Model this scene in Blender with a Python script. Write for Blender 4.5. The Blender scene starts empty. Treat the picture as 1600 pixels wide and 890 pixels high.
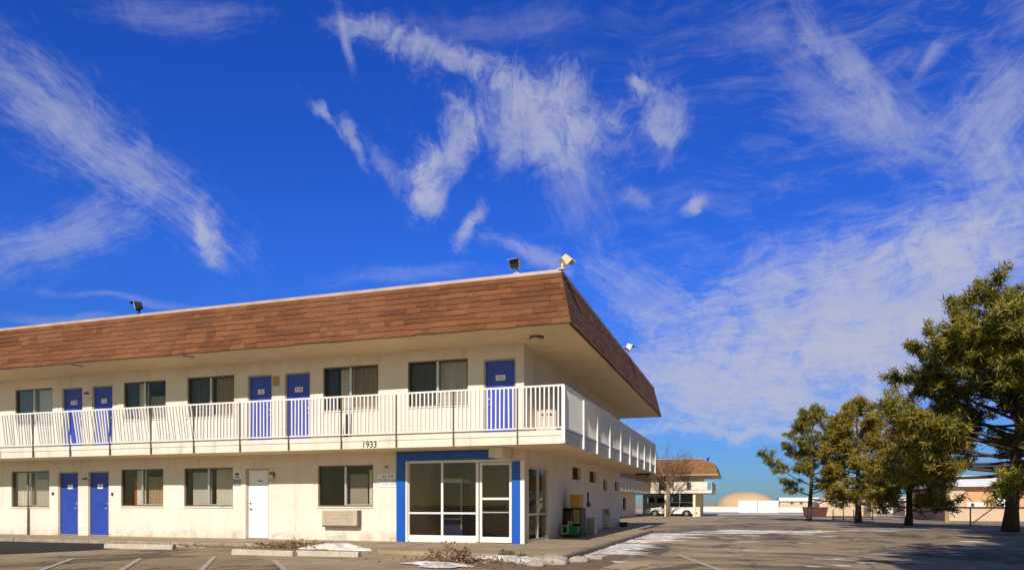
import bpy, math, random
from mathutils import Vector, Matrix
R = math.radians
C = bpy.context.scene.collection
scene = bpy.context.scene

# ------------------------------------------------------------------ helpers
class MB:
    """collects shapes, links them as one mesh object"""
    def __init__(s): s.v = []; s.f = []; s.m = []; s.sm = []
    def poly(s, pts, mi=0, smooth=False):
        n = len(s.v); s.v += [tuple(p) for p in pts]; s.f.append(tuple(range(n, n + len(pts)))); s.m.append(mi); s.sm.append(smooth)
    def box(s, x0, x1, y0, y1, z0, z1, mi=0):
        if x0 > x1: x0, x1 = x1, x0
        if y0 > y1: y0, y1 = y1, y0
        if z0 > z1: z0, z1 = z1, z0
        n = len(s.v)
        s.v += [(x0,y0,z0),(x1,y0,z0),(x1,y1,z0),(x0,y1,z0),(x0,y0,z1),(x1,y0,z1),(x1,y1,z1),(x0,y1,z1)]
        for q in ((0,3,2,1),(4,5,6,7),(0,1,5,4),(1,2,6,5),(2,3,7,6),(3,0,4,7)):
            s.f.append(tuple(n + i for i in q)); s.m.append(mi); s.sm.append(False)
    def hexa(s, b, t, mi=0):
        n = len(s.v); s.v += [tuple(p) for p in b] + [tuple(p) for p in t]
        for q in ((0,3,2,1),(4,5,6,7),(0,1,5,4),(1,2,6,5),(2,3,7,6),(3,0,4,7)):
            s.f.append(tuple(n + i for i in q)); s.m.append(mi); s.sm.append(False)
    def tube(s, pts, rad, n=8, mi=0, cap=True, smooth=True):
        pts = [Vector(p) for p in pts]
        if not isinstance(rad, (list, tuple)): rad = [rad] * len(pts)
        base = len(s.v); up = Vector((0.13, 0.21, 0.97))
        for i, p in enumerate(pts):
            d = (pts[min(i+1, len(pts)-1)] - pts[max(i-1, 0)])
            if d.length < 1e-9: d = Vector((0,0,1))
            d.normalize()
            a = d.cross(up)
            if a.length < 0.05: a = d.cross(Vector((1,0,0)))
            a.normalize(); b = d.cross(a)
            for k in range(n):
                t = 2*math.pi*k/n
                s.v.append(tuple(p + (a*math.cos(t) + b*math.sin(t))*rad[i]))
        for i in range(len(pts)-1):
            for k in range(n):
                k2 = (k+1) % n
                s.f.append((base+i*n+k, base+i*n+k2, base+(i+1)*n+k2, base+(i+1)*n+k)); s.m.append(mi); s.sm.append(smooth)
        if cap:
            s.f.append(tuple(base+k for k in range(n))[::-1]); s.m.append(mi); s.sm.append(False)
            e = base+(len(pts)-1)*n
            s.f.append(tuple(e+k for k in range(n))); s.m.append(mi); s.sm.append(False)
    def prism(s, prof, axis, a0, a1, mi=0):
        """polygon prof (2-D) extruded along axis 'x' / 'y' / 'z'"""
        def P(p, a):
            return {'x': (a, p[0], p[1]), 'y': (p[0], a, p[1]), 'z': (p[0], p[1], a)}[axis]
        n = len(prof)
        s.poly([P(p, a0) for p in prof], mi); s.poly([P(p, a1) for p in reversed(prof)], mi)
        for i in range(n):
            j = (i+1) % n
            s.poly([P(prof[i], a0), P(prof[i], a1), P(prof[j], a1), P(prof[j], a0)], mi)
    def text(s, body, size, origin, xdir, zdir, depth=0.004, mi=0, align='CENTER', shear=0):
        cu = bpy.data.curves.new('writing', 'FONT'); cu.body = body; cu.size = size; cu.align_x = align; cu.align_y = 'CENTER'
        cu.extrude = depth; cu.shear = shear
        ob = bpy.data.objects.new('writing', cu); C.objects.link(ob)
        dg = bpy.context.evaluated_depsgraph_get(); me = ob.evaluated_get(dg).to_mesh()
        xd, zd = Vector(xdir), Vector(zdir); nd = xd.cross(zd); o = Vector(origin); n = len(s.v)
        for v in me.vertices: s.v.append(tuple(o + xd*v.co.x + zd*v.co.y + nd*v.co.z))
        for p in me.polygons: s.f.append(tuple(n+i for i in p.vertices)); s.m.append(mi); s.sm.append(False)
        ob.evaluated_get(dg).to_mesh_clear(); bpy.data.objects.remove(ob); bpy.data.curves.remove(cu)
    def build(s, name, mats, parent=None, bevel=0, uv=None):
        o0 = Vector((0,0,0)); q = parent
        while q is not None: o0 = o0 + q.location; q = q.parent
        me = bpy.data.meshes.new(name)
        me.from_pydata([tuple(Vector(v) - o0) for v in s.v], [], s.f)
        if not isinstance(mats, (list, tuple)): mats = [mats]
        for m in mats: me.materials.append(m)
        me.polygons.foreach_set('material_index', s.m); me.polygons.foreach_set('use_smooth', s.sm)
        me.update()
        o = bpy.data.objects.new(name, me); C.objects.link(o)
        if parent is not None: o.parent = parent
        if bevel:
            b = o.modifiers.new('edge', 'BEVEL'); b.width = bevel; b.segments = 2; b.limit_method = 'ANGLE'; b.angle_limit = R(40)
        return o

def tag(o, label, cat, group=None, kind=None):
    o['label'] = label; o['category'] = cat
    if group: o['group'] = group
    if kind: o['kind'] = kind
    return o
def thing(name, label, cat, loc, group=None):
    o = bpy.data.objects.new(name, None); C.objects.link(o); o.location = loc; o.empty_display_size = .2
    return tag(o, label, cat, group)
def struct(o): o['kind'] = 'structure'; return o
def copy_tree(o, parent=None):
    c = o.copy(); C.objects.link(c); c.parent = parent
    for ch in [x for x in o.children]: copy_tree(ch, c)
    return c

# ------------------------------------------------------------------ materials
MAT = {}
def newmat(name):
    m = bpy.data.materials.new(name); m.use_nodes = True
    nt = m.node_tree; b = nt.nodes['Principled BSDF']; MAT[name] = m
    return m, nt, b
def N(nt, t, **kw):
    n = nt.nodes.new(t)
    for k, v in kw.items(): setattr(n, k, v)
    return n
def noise(nt, scale, detail=5, rough=.6, vec=None, dist=0):
    n = N(nt, 'ShaderNodeTexNoise'); n.inputs['Scale'].default_value = scale; n.inputs['Detail'].default_value = detail
    n.inputs['Roughness'].default_value = rough; n.inputs['Distortion'].default_value = dist
    if vec is not None: nt.links.new(vec, n.inputs['Vector'])
    return n.outputs['Fac']
def ocoord(nt, scale=None):
    t = N(nt, 'ShaderNodeTexCoord')
    if scale is None: return t.outputs['Object']
    mp = N(nt, 'ShaderNodeMapping'); mp.inputs['Scale'].default_value = scale
    nt.links.new(t.outputs['Object'], mp.inputs['Vector']); return mp.outputs['Vector']
def ramp(nt, fac, stops):
    r = N(nt, 'ShaderNodeValToRGB'); e = r.color_ramp.elements
    while len(e) < len(stops): e.new(.5)
    for el, (p, c) in zip(e, stops):
        el.position = p; el.color = (*c, 1) if len(c) == 3 else c
    nt.links.new(fac, r.inputs['Fac']); return r.outputs['Color']
def mix(nt, fac, a, b, mode='MIX'):
    m = N(nt, 'ShaderNodeMix', data_type='RGBA', blend_type=mode)
    for sock, val in ((m.inputs[0], fac), (m.inputs[6], a), (m.inputs[7], b)):
        if hasattr(val, 'links'): nt.links.new(val, sock)
        elif isinstance(val, (int, float)): sock.default_value = val
        else: sock.default_value = (*val, 1)
    return m.outputs[2]
def rng(nt, v, a, b, c=0., d=1., smooth=True):
    m = N(nt, 'ShaderNodeMapRange', interpolation_type='SMOOTHSTEP' if smooth else 'LINEAR')
    m.inputs['From Min'].default_value = a; m.inputs['From Max'].default_value = b
    m.inputs['To Min'].default_value = c; m.inputs['To Max'].default_value = d
    nt.links.new(v, m.inputs['Value']); return m.outputs['Result']
def math_(nt, op, a, b=None, c=None):
    m = N(nt, 'ShaderNodeMath', operation=op)
    for i, v in enumerate((a, b, c)):
        if v is None: continue
        if hasattr(v, 'links'): nt.links.new(v, m.inputs[i])
        else: m.inputs[i].default_value = v
    return m.outputs[0]
def bump(nt, b, h, strength=.3, dist=.02):
    n = N(nt, 'ShaderNodeBump'); n.inputs['Strength'].default_value = strength; n.inputs['Distance'].default_value = dist
    nt.links.new(h, n.inputs['Height']); nt.links.new(n.outputs['Normal'], b.inputs['Normal'])
def paint(name, col, rough=.6, var=.12, scale=3., metal=0., bumpy=0.05, dirt=None, bs=60):
    """plain painted/solid surface with slight wear in its colour"""
    m, nt, b = newmat(name); v = ocoord(nt)
    f = noise(nt, scale, 6, .65, v)
    c1 = tuple(c*(1-var) for c in col); c2 = tuple(min(1, c*(1+var*.6)) for c in col)
    c = ramp(nt, f, [(.3, c1), (.7, c2)])
    if dirt:
        f2 = noise(nt, scale*.6, 8, .7, ocoord(nt, (1.6, 1.6, .25)))
        c = mix(nt, rng(nt, f2, .50, .76, 0, dirt[1]), c, dirt[0])
    nt.links.new(c, b.inputs['Base Color']); b.inputs['Roughness'].default_value = rough; b.inputs['Metallic'].default_value = metal
    if bumpy: bump(nt, b, noise(nt, bs, 4, .6, v), bumpy, .01)
    return m

# painted block wall: running bond joints under thick paint
def wall_mat(name, col, dirtcol):
    m, nt, b = newmat(name)
    tc = N(nt, 'ShaderNodeTexCoord'); sx = N(nt, 'ShaderNodeSeparateXYZ'); nt.links.new(tc.outputs['Object'], sx.inputs[0])
    u = math_(nt, 'ADD', sx.outputs['X'], sx.outputs['Y'])
    cb = N(nt, 'ShaderNodeCombineXYZ'); nt.links.new(u, cb.inputs['X']); nt.links.new(sx.outputs['Z'], cb.inputs['Y'])
    br = N(nt, 'ShaderNodeTexBrick'); nt.links.new(cb.outputs[0], br.inputs['Vector'])
    br.inputs['Scale'].default_value = 1.; br.inputs['Brick Width'].default_value = .4; br.inputs['Row Height'].default_value = .1
    br.inputs['Mortar Size'].default_value = .006; br.inputs['Mortar Smooth'].default_value = .6
    br.inputs['Color1'].default_value = (1,1,1,1); br.inputs['Color2'].default_value = (.94,.94,.94,1); br.inputs['Mortar'].default_value = (.86,.85,.84,1)
    f = noise(nt, 1.1, 6, .65, tc.outputs['Object'])
    c = ramp(nt, f, [(.3, tuple(x*.92 for x in col)), (.7, col)])
    c = mix(nt, .55, c, br.outputs['Color'], 'MULTIPLY')
    st = noise(nt, 1.6, 8, .72, ocoord(nt, (1.8, 1.8, .16)))
    c = mix(nt, rng(nt, st, .50, .78, 0, .62), c, dirtcol)
    pt = noise(nt, .55, 3, .5, ocoord(nt, (1, 1, 1.6)), .3); c = mix(nt, rng(nt, pt, .52, .56, 0, .35), c, tuple(min(1, x*1.06) for x in col))      # repainted patches
    low = math_(nt, 'MULTIPLY', rng(nt, sx.outputs['Z'], .0, .42, 1., 0.), rng(nt, noise(nt, 2.2, 7, .7, tc.outputs['Object']), .38, .68, 0, .75))
    c = mix(nt, low, c, tuple(x*.75 for x in dirtcol))      # splash-back grime at the wall's foot
    nt.links.new(c, b.inputs['Base Color']); b.inputs['Roughness'].default_value = .75
    h = mix(nt, .15, br.outputs['Color'], noise(nt, 45, 4, .6, tc.outputs['Object']))
    bump(nt, b, h, .35, .012)
    return m
wall_mat('cream_block', (.775,.70,.605), (.45,.35,.25))
paint('cream_trim', (.76,.68,.56), .6, .1, 2.2, dirt=((.38,.28,.19), .8))
paint('soffit', (.84,.68,.43), .8, .08, .8, dirt=((.55,.41,.25), .5))
paint('white_paint', (.82,.79,.74), .45, .06, 2.5, dirt=((.5,.42,.33), .35))
paint('white_door', (.86,.85,.83), .4, .03, 2.)
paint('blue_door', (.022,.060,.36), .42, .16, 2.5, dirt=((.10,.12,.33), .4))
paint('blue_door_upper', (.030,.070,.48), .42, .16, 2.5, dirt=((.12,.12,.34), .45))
paint('blue_trim', (.0,.085,.47), .4, .08, 2.)
paint('jamb', (.42,.38,.32), .55, .15, 4)
paint('bronze_metal', (.16,.13,.10), .45, .2, 6, .4)
paint('aluminium', (.60,.58,.54), .38, .1, 5, .55)
paint('post_metal', (.10,.075,.055), .6, .25, 6)
paint('black_metal', (.018,.017,.016), .45, .3, 8)
paint('grey_metal', (.33,.33,.33), .45, .15, 6, .3)
paint('pipe_metal', (.20,.16,.12), .5, .2, 6, .2)
paint('rust_beige', (.52,.36,.22), .7, .15, 6)
paint('ac_beige', (.50,.42,.30), .6, .12, 5, dirt=((.3,.24,.16), .4))
paint('interior', (.50,.42,.33), .9, .2, 1.2)
paint('interior_floor', (.36,.29,.21), .6, .2, 2)
paint('dark_interior', (.05,.045,.04), .9, .2, 2)
paint('ink', (.012,.011,.010), .6, .2, 20, bumpy=0)
paint('sign_white', (.85,.84,.82), .4, .03, 5, bumpy=0)
paint('sign_blue', (.01,.025,.12), .4, .1, 5, bumpy=0)
paint('lamp_glass', (.80,.72,.50), .25, .05, 5, bumpy=0)
paint('lamp_cream', (.70,.62,.42), .4, .1, 5)
paint('brass', (.42,.24,.07), .4, .2, 10, .5)
paint('rubber', (.02,.02,.02), .8, .3, 20)
paint('chrome', (.6,.6,.6), .25, .1, 10, .9, bumpy=0)
paint('car_white', (.80,.79,.77), .22, .04, 2, bumpy=0)
paint('car_glass', (.012,.015,.02), .08, .2, 3, bumpy=0)
paint('head_lamp', (.75,.75,.72), .1, .05, 5, bumpy=0)
paint('tail_lamp', (.4,.02,.015), .2, .1, 5, bumpy=0)
paint('amber_plastic', (.52,.26,.015), .5, .15, 6)
paint('green_plastic', (.0,.21,.10), .45, .15, 6)
paint('pale_green_plastic', (.34,.52,.22), .45, .15, 6)
paint('black_plastic', (.022,.021,.02), .55, .3, 8)
paint('cardboard', (.36,.27,.15), .8, .15, 6)
paint('wood', (.30,.21,.12), .7, .25, 12)
paint('cabinet_beige', (.55,.45,.38), .6, .1, 4)
paint('navy_plastic', (.02,.03,.10), .35, .2, 4)
paint('tan_stucco', (.62,.46,.31), .85, .12, .5)
paint('peach_stucco', (.66,.36,.19), .85, .12, .4)
paint('dome_tan', (.56,.40,.23), .7, .1, .12)
paint('white_roof', (.82,.80,.77), .5, .06, .4)
paint('aged_cream', (.58,.47,.32), .8, .2, 1.5, dirt=((.35,.25,.15), .6))
paint('white_wall', (.78,.76,.72), .6, .08, .3)
paint('red_brown', (.11,.035,.02), .6, .2, 1)
paint('bark', (.075,.05,.035), .9, .5, 14, bumpy=.8, bs=30)
paint('pale_bark', (.26,.19,.12), .9, .35, 14, bumpy=.6, bs=30)
paint('twig', (.17,.105,.06), .9, .3, 14)
paint('line_white', (.50,.42,.30), .8, .2, 5, dirt=((.36,.26,.17), .9))
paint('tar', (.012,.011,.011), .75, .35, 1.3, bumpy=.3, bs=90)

def curtain(name, col, rough=.9):
    m, nt, b = newmat(name)
    f = noise(nt, 3, 4, .6, ocoord(nt, (9, 9, .4)))
    c = ramp(nt, f, [(.3, tuple(x*.72 for x in col)), (.7, col)]); nt.links.new(c, b.inputs['Base Color']); b.inputs['Roughness'].default_value = rough
    return m
curtain('curtain_pale', (.80,.72,.60)); curtain('curtain_brown', (.42,.30,.17)); curtain('curtain_grey', (.55,.49,.40))
paint('screen_brown', (.30,.25,.20), .9, .1, 3)
paint('screen_grey', (.46,.43,.39), .9, .1, 3)
curtain('curtain_dark', (.12,.10,.085)); curtain('curtain_red', (.48,.06,.035)); curtain('curtain_navy', (.05,.06,.13)); curtain('blind_pale', (.62,.56,.46))

# window glass: clear pane with a mirror share that grows at grazing angles
def glass_mat(name, tint, refl):
    m = bpy.data.materials.new(name); m.use_nodes = True; nt = m.node_tree; nt.nodes.clear(); MAT[name] = m
    out = N(nt, 'ShaderNodeOutputMaterial'); tr = N(nt, 'ShaderNodeBsdfTransparent'); tr.inputs[0].default_value = (*tint, 1)
    gl = N(nt, 'ShaderNodeBsdfGlossy'); gl.inputs['Roughness'].default_value = .015; gl.inputs['Color'].default_value = (.9,.92,.95,1)
    lw = N(nt, 'ShaderNodeLayerWeight'); lw.inputs['Blend'].default_value = .25
    nb = N(nt, 'ShaderNodeBump'); nb.inputs['Strength'].default_value = .05; nb.inputs['Distance'].default_value = .02
    nt.links.new(noise(nt, 1.2, 1, .5, ocoord(nt)), nb.inputs['Height']); nt.links.new(nb.outputs[0], gl.inputs['Normal'])
    f = math_(nt, 'ADD', math_(nt, 'MULTIPLY', lw.outputs['Fresnel'], .17), refl)
    mx = N(nt, 'ShaderNodeMixShader'); nt.links.new(f, mx.inputs[0]); nt.links.new(tr.outputs[0], mx.inputs[1]); nt.links.new(gl.outputs[0], mx.inputs[2])
    nt.links.new(mx.outputs[0], out.inputs[0])
glass_mat('glass', (.92,.92,.90), .012); glass_mat('lobby_glass', (.86,.85,.82), .016)

# shingles: a tone per tab
m, nt, b = newmat('shingle')
geo = N(nt, 'ShaderNodeNewGeometry')
c = ramp(nt, geo.outputs['Random Per Island'], [(0, (.10,.031,.008)), (.35, (.132,.043,.012)), (.7, (.165,.056,.016)), (1, (.205,.076,.025))])
c = mix(nt, rng(nt, noise(nt, .35, 5, .6, ocoord(nt)), .35, .7, 0, .45), c, (.22,.095,.040))
c = mix(nt, rng(nt, noise(nt, 9, 6, .75, ocoord(nt, (1,1,1))), .5, .75, 0, .6), c, (.075,.02,.007))
nt.links.new(c, b.inputs['Base Color']); b.inputs['Roughness'].default_value = .9; bump(nt, b, noise(nt, 70, 5, .7, ocoord(nt)), .5, .01)
paint('roof_under', (.06,.022,.012), .9, .2, 4)
paint('flashing', (.50,.36,.30), .55, .25, 1.5, .1)
m, nt, b = newmat('shingle_far')
c = ramp(nt, noise(nt, 2.6, 6, .7, ocoord(nt, (1,1,3.5))), [(.3, (.10,.045,.018)), (.55, (.26,.125,.05)), (.75, (.36,.19,.08))])
nt.links.new(c, b.inputs['Base Color']); b.inputs['Roughness'].default_value = .9

# asphalt lot, weathered to brown, cracked, with darker patches; paler desert soil far off
m, nt, b = newmat('lot_ground'); v = ocoord(nt)
sx = N(nt, 'ShaderNodeSeparateXYZ'); nt.links.new(v, sx.inputs[0])
big = noise(nt, .10, 6, .62, ocoord(nt, (1,1.4,1)), .6); mid = noise(nt, .6, 7, .68, v, .4); fine = noise(nt, 24, 5, .75, v); grit = noise(nt, 130, 3, .7, v)
c = ramp(nt, big, [(.34, (.24,.165,.08)), (.5, (.39,.28,.145)), (.62, (.58,.43,.25))])
c = mix(nt, rng(nt, mid, .50, .66, 0, .6), c, (.15,.10,.058))
c = mix(nt, rng(nt, noise(nt, .28, 8, .7, ocoord(nt, (1.,.55,1)), 1.2), .51, .58, 0, .85), c, (.050,.038,.028))
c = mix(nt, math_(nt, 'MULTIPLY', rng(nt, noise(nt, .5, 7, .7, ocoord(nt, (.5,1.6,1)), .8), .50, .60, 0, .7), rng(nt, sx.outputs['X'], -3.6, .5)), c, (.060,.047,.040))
c = mix(nt, rng(nt, fine, .35, .75, 0, .45), c, (.45,.34,.20))
c = mix(nt, rng(nt, grit, .50, .72, 0, .4), c, (.10,.075,.05))
vo = N(nt, 'ShaderNodeTexVoronoi', feature='DISTANCE_TO_EDGE'); vo.inputs['Scale'].default_value = .33
wv = N(nt, 'ShaderNodeVectorMath', operation='ADD'); nz = N(nt, 'ShaderNodeTexNoise'); nz.inputs['Scale'].default_value = .9; nz.inputs['Detail'].default_value = 6
nt.links.new(v, nz.inputs['Vector']); sc = N(nt, 'ShaderNodeVectorMath', operation='SCALE'); sc.inputs['Scale'].default_value = 1.6
nt.links.new(nz.outputs['Color'], sc.inputs[0]); nt.links.new(v, wv.inputs[0]); nt.links.new(sc.outputs[0], wv.inputs[1]); nt.links.new(wv.outputs[0], vo.inputs['Vector'])
crack = rng(nt, vo.outputs['Distance'], .004, .022, 1, 0)
c = mix(nt, math_(nt, 'MULTIPLY', crack, rng(nt, mid, .35, .6, .25, .9)), c, (.028,.022,.018))
far = rng(nt, sx.outputs['Y'], 95, 125); c = mix(nt, far, c, ramp(nt, noise(nt, .02, 5, .6, ocoord(nt, (.3,1,1))), [(.3, (.30,.21,.13)), (.7, (.52,.40,.27))]))
nt.links.new(c, b.inputs['Base Color'])
nt.links.new(rng(nt, mid, .3, .7, .95, .7), b.inputs['Roughness'])
bump(nt, b, mix(nt, .5, grit, fine), .7, .02)

m, nt, b = newmat('concrete'); v = ocoord(nt)
c = ramp(nt, noise(nt, .7, 7, .68, v), [(.3, (.31,.22,.125)), (.7, (.50,.375,.225))])
c = mix(nt, rng(nt, noise(nt, .45, 8, .72, v, .8), .52, .68, 0, .5), c, (.19,.135,.08))
br = N(nt, 'ShaderNodeTexBrick'); nt.links.new(v, br.inputs['Vector']); br.offset = 0; br.inputs['Scale'].default_value = 1
br.inputs['Brick Width'].default_value = 1.8; br.inputs['Row Height'].default_value = 2.4; br.inputs['Mortar Size'].default_value = .012
br.inputs['Color1'].default_value = (1,1,1,1); br.inputs['Color2'].default_value = (.9,.9,.9,1); br.inputs['Mortar'].default_value = (.35,.3,.26,1)
c = mix(nt, 1., c, br.outputs['Color'], 'MULTIPLY'); c = mix(nt, rng(nt, noise(nt, 90, 4, .7, v), .5, .75, 0, .4), c, (.14,.11,.085))
nt.links.new(c, b.inputs['Base Color']); b.inputs['Roughness'].default_value = .9; bump(nt, b, noise(nt, 70, 5, .7, v), .4, .01)
paint('kerb', (.34,.28,.215), .9, .3, 2.2, bumpy=.5, dirt=((.13,.10,.08), .7))
paint('kerb_grey', (.20,.175,.15), .9, .35, 2.2, bumpy=.6, dirt=((.08,.065,.055), .7))
paint('wheel_stop', (.50,.43,.33), .9, .2, 4, bumpy=.5, dirt=((.2,.15,.1), .5))
paint('soil', (.21,.135,.08), .95, .35, 4, bumpy=1., bs=30)
paint('rock', (.42,.35,.28), .9, .35, 4, bumpy=1., bs=14)
m, nt, b = newmat('snow'); v = ocoord(nt)
c = ramp(nt, noise(nt, 5, 7, .7, v), [(.3, (.52,.45,.37)), (.6, (.80,.77,.73))]); c = mix(nt, rng(nt, noise(nt, 2.3, 8, .75, v), .50, .66, 0, .9), c, (.34,.26,.17))
nt.links.new(c, b.inputs['Base Color']); b.inputs['Roughness'].default_value = .6; bump(nt, b, noise(nt, 22, 6, .7, v), .8, .03)

def leafy(name, cols, trans=.25):
    m, nt, b = newmat(name); geo = N(nt, 'ShaderNodeNewGeometry')
    c = ramp(nt, geo.outputs['Random Per Island'], [(i/(len(cols)-1), k) for i, k in enumerate(cols)])
    c = mix(nt, rng(nt, noise(nt, .9, 4, .6, ocoord(nt)), .42, .70, 0, .5), c, cols[-1])
    c = mix(nt, rng(nt, noise(nt, .7, 4, .6, ocoord(nt, (1.3,.8,1.1))), .50, .72, 0, .6), c, cols[0])
    nt.links.new(c, b.inputs['Base Color']); b.inputs['Roughness'].default_value = .65
    tl = N(nt, 'ShaderNodeBsdfTranslucent'); nt.links.new(c, tl.inputs['Color']); mx = N(nt, 'ShaderNodeMixShader'); mx.inputs[0].default_value = trans
    nt.links.new(b.outputs[0], mx.inputs[1]); nt.links.new(tl.outputs[0], mx.inputs[2]); nt.links.new(mx.outputs[0], nt.nodes['Material Output'].inputs[0])
leafy('pine_needles', [(.022,.036,.008), (.11,.115,.014), (.27,.235,.024), (.46,.36,.045)])
leafy('pine_needles_gold', [(.028,.034,.007), (.15,.125,.014), (.34,.25,.022), (.52,.37,.04)])
leafy('pine_needles_dark', [(.022,.036,.009), (.10,.105,.014), (.23,.205,.024), (.40,.32,.04)])
leafy('weed_green', [(.07,.09,.015), (.14,.14,.03), (.20,.18,.05)])
leafy('dead_leaf', [(.10,.045,.02), (.22,.11,.05), (.34,.21,.12), (.42,.29,.18)], .1)

# ------------------------------------------------------------------ world, sun, camera
SUN_EL, SUN_AZ = 32.8, 4.0        # degrees above the horizon, degrees off the facade's normal
w = bpy.data.worlds.new('World'); scene.world = w; w.use_nodes = True; nt = w.node_tree; nt.nodes.clear()
out = N(nt, 'ShaderNodeOutputWorld'); bg = N(nt, 'ShaderNodeBackground'); nt.links.new(bg.outputs[0], out.inputs[0])
sky = N(nt, 'ShaderNodeTexSky', sky_type='NISHITA'); sky.sun_disc = False
sky.sun_elevation = R(SUN_EL); sky.sun_rotation = R(180 - SUN_AZ); sky.altitude = 1200; sky.air_density = 1.0; sky.dust_density = .3; sky.ozone_density = 3.0
hs = N(nt, 'ShaderNodeHueSaturation'); hs.inputs['Saturation'].default_value = 1.22; hs.inputs['Value'].default_value = 1.0
nt.links.new(sky.outputs[0], hs.inputs['Color'])
tc = N(nt, 'ShaderNodeTexCoord'); sx = N(nt, 'ShaderNodeSeparateXYZ'); nt.links.new(tc.outputs['Generated'], sx.inputs[0])
az = math_(nt, 'MULTIPLY', math_(nt, 'ARCTAN2', sx.outputs['X'], sx.outputs['Y']), 180/math.pi)
el = math_(nt, 'MULTIPLY', math_(nt, 'ARCSINE', sx.outputs['Z']), 180/math.pi)
p0 = N(nt, 'ShaderNodeCombineXYZ'); nt.links.new(az, p0.inputs[0]); nt.links.new(el, p0.inputs[1])
wn = N(nt, 'ShaderNodeTexNoise'); wn.inputs['Scale'].default_value = .16; wn.inputs['Detail'].default_value = 5; wn.inputs['Roughness'].default_value = .6; nt.links.new(p0.outputs[0], wn.inputs['Vector'])
ws = N(nt, 'ShaderNodeVectorMath', operation='SUBTRACT'); nt.links.new(wn.outputs['Color'], ws.inputs[0]); ws.inputs[1].default_value = (.5,.5,.5)
wsc = N(nt, 'ShaderNodeVectorMath', operation='SCALE'); wsc.inputs['Scale'].default_value = 4.2; nt.links.new(ws.outputs[0], wsc.inputs[0])
wp = N(nt, 'ShaderNodeVectorMath', operation='ADD'); nt.links.new(p0.outputs[0], wp.inputs[0]); nt.links.new(wsc.outputs[0], wp.inputs[1])
fn = N(nt, 'ShaderNodeTexNoise'); fn.inputs['Scale'].default_value = .09; fn.inputs['Detail'].default_value = 2; nt.links.new(p0.outputs[0], fn.inputs['Vector'])
fs = N(nt, 'ShaderNodeVectorMath', operation='SUBTRACT'); nt.links.new(fn.outputs['Color'], fs.inputs[0]); fs.inputs[1].default_value = (.5,.5,.5)
fsc = N(nt, 'ShaderNodeVectorMath', operation='SCALE'); fsc.inputs['Scale'].default_value = 4.5; nt.links.new(fs.outputs[0], fsc.inputs[0])
fp = N(nt, 'ShaderNodeVectorMath', operation='ADD'); nt.links.new(p0.outputs[0], fp.inputs[0]); nt.links.new(fsc.outputs[0], fp.inputs[1])
puff = noise(nt, .42, 12, .72, wp.outputs[0], .6)
# cirrus banks: azimuth, elevation, tilt, half length, half width (degrees), density, fibrous or not
CLOUDS = [(-49.07,23.90,-28.7,9.44,2.50,0.62,1),(-50.58,17.41,27.8,6.04,1.49,0.50,1),(-41.48,19.26,-70.7,2.13,0.91,0.75,0),(-30.46,33.05,19.7,2.48,0.57,0.50,1),(-31.21,32.07,-69.4,1.45,0.40,0.50,1),(-23.89,31.88,-15.9,7.34,1.26,0.70,0),(-16.12,28.31,-5.0,6.73,3.03,0.75,0),(-23.38,26.39,54.9,3.14,1.43,0.70,0),(-25.02,24.00,-72.1,2.16,1.33,0.90,0),(-21.57,21.25,56.7,1.98,0.79,0.80,0),(-33.16,27.90,-38.3,1.86,0.41,0.60,0),(-30.71,26.55,-53.2,1.65,0.49,0.55,0),(-28.47,25.49,-42.6,1.98,0.76,0.35,0),(-16.64,19.45,-11.3,3.62,0.83,0.50,0),(-13.02,25.76,-72.1,4.77,3.01,0.40,1),(-6.43,28.21,-66.3,2.96,1.68,0.60,0),(-7.93,30.47,-27.3,1.47,0.47,0.60,0),(-3.97,22.21,-0.7,1.26,0.61,0.70,0),(-7.93,23.16,-57.3,1.39,0.75,0.35,0),(7.44,29.22,-52.5,6.35,0.93,0.50,1),(10.32,25.34,-37.0,4.74,2.08,0.45,1),(12.75,28.78,45.6,1.87,0.50,0.45,1),(16.87,25.56,44.8,3.89,2.38,0.60,1),(16.34,21.76,-64.1,3.62,1.95,0.50,1),(6.17,27.65,-46.6,5.29,1.82,0.30,1),(7.44,13.6,8.1,13.9,4.9,.86,2),(13.43,17.14,0.8,4.04,2.05,0.75,0),(-1.56,8.7,-4.9,12.26,3.3,.84,2),(-7.93,15.68,-30.8,6.06,2.36,0.50,1),(15.63,18.90,10.4,5.07,2.02,0.50,1),(11.51,10.04,-11.2,10.13,3.0,.8,2),(3.08,17.12,13.7,6.91,1.83,0.50,1),(0.79,5.24,-2.9,11.90,0.53,0.70,0),(-46.72,14.16,0.8,4.83,0.26,0.30,1),(-50.58,12.51,3.1,4.48,0.33,0.30,1),(-43.42,32.08,3.9,5.07,1.03,0.30,1),(-19.24,34.54,0.1,8.30,1.06,0.20,1),(0.79,32.54,-16.3,3.79,1.37,0.20,1),(-25.94,17.21,5.7,6.15,0.66,0.25,1)]
clear = None
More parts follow.
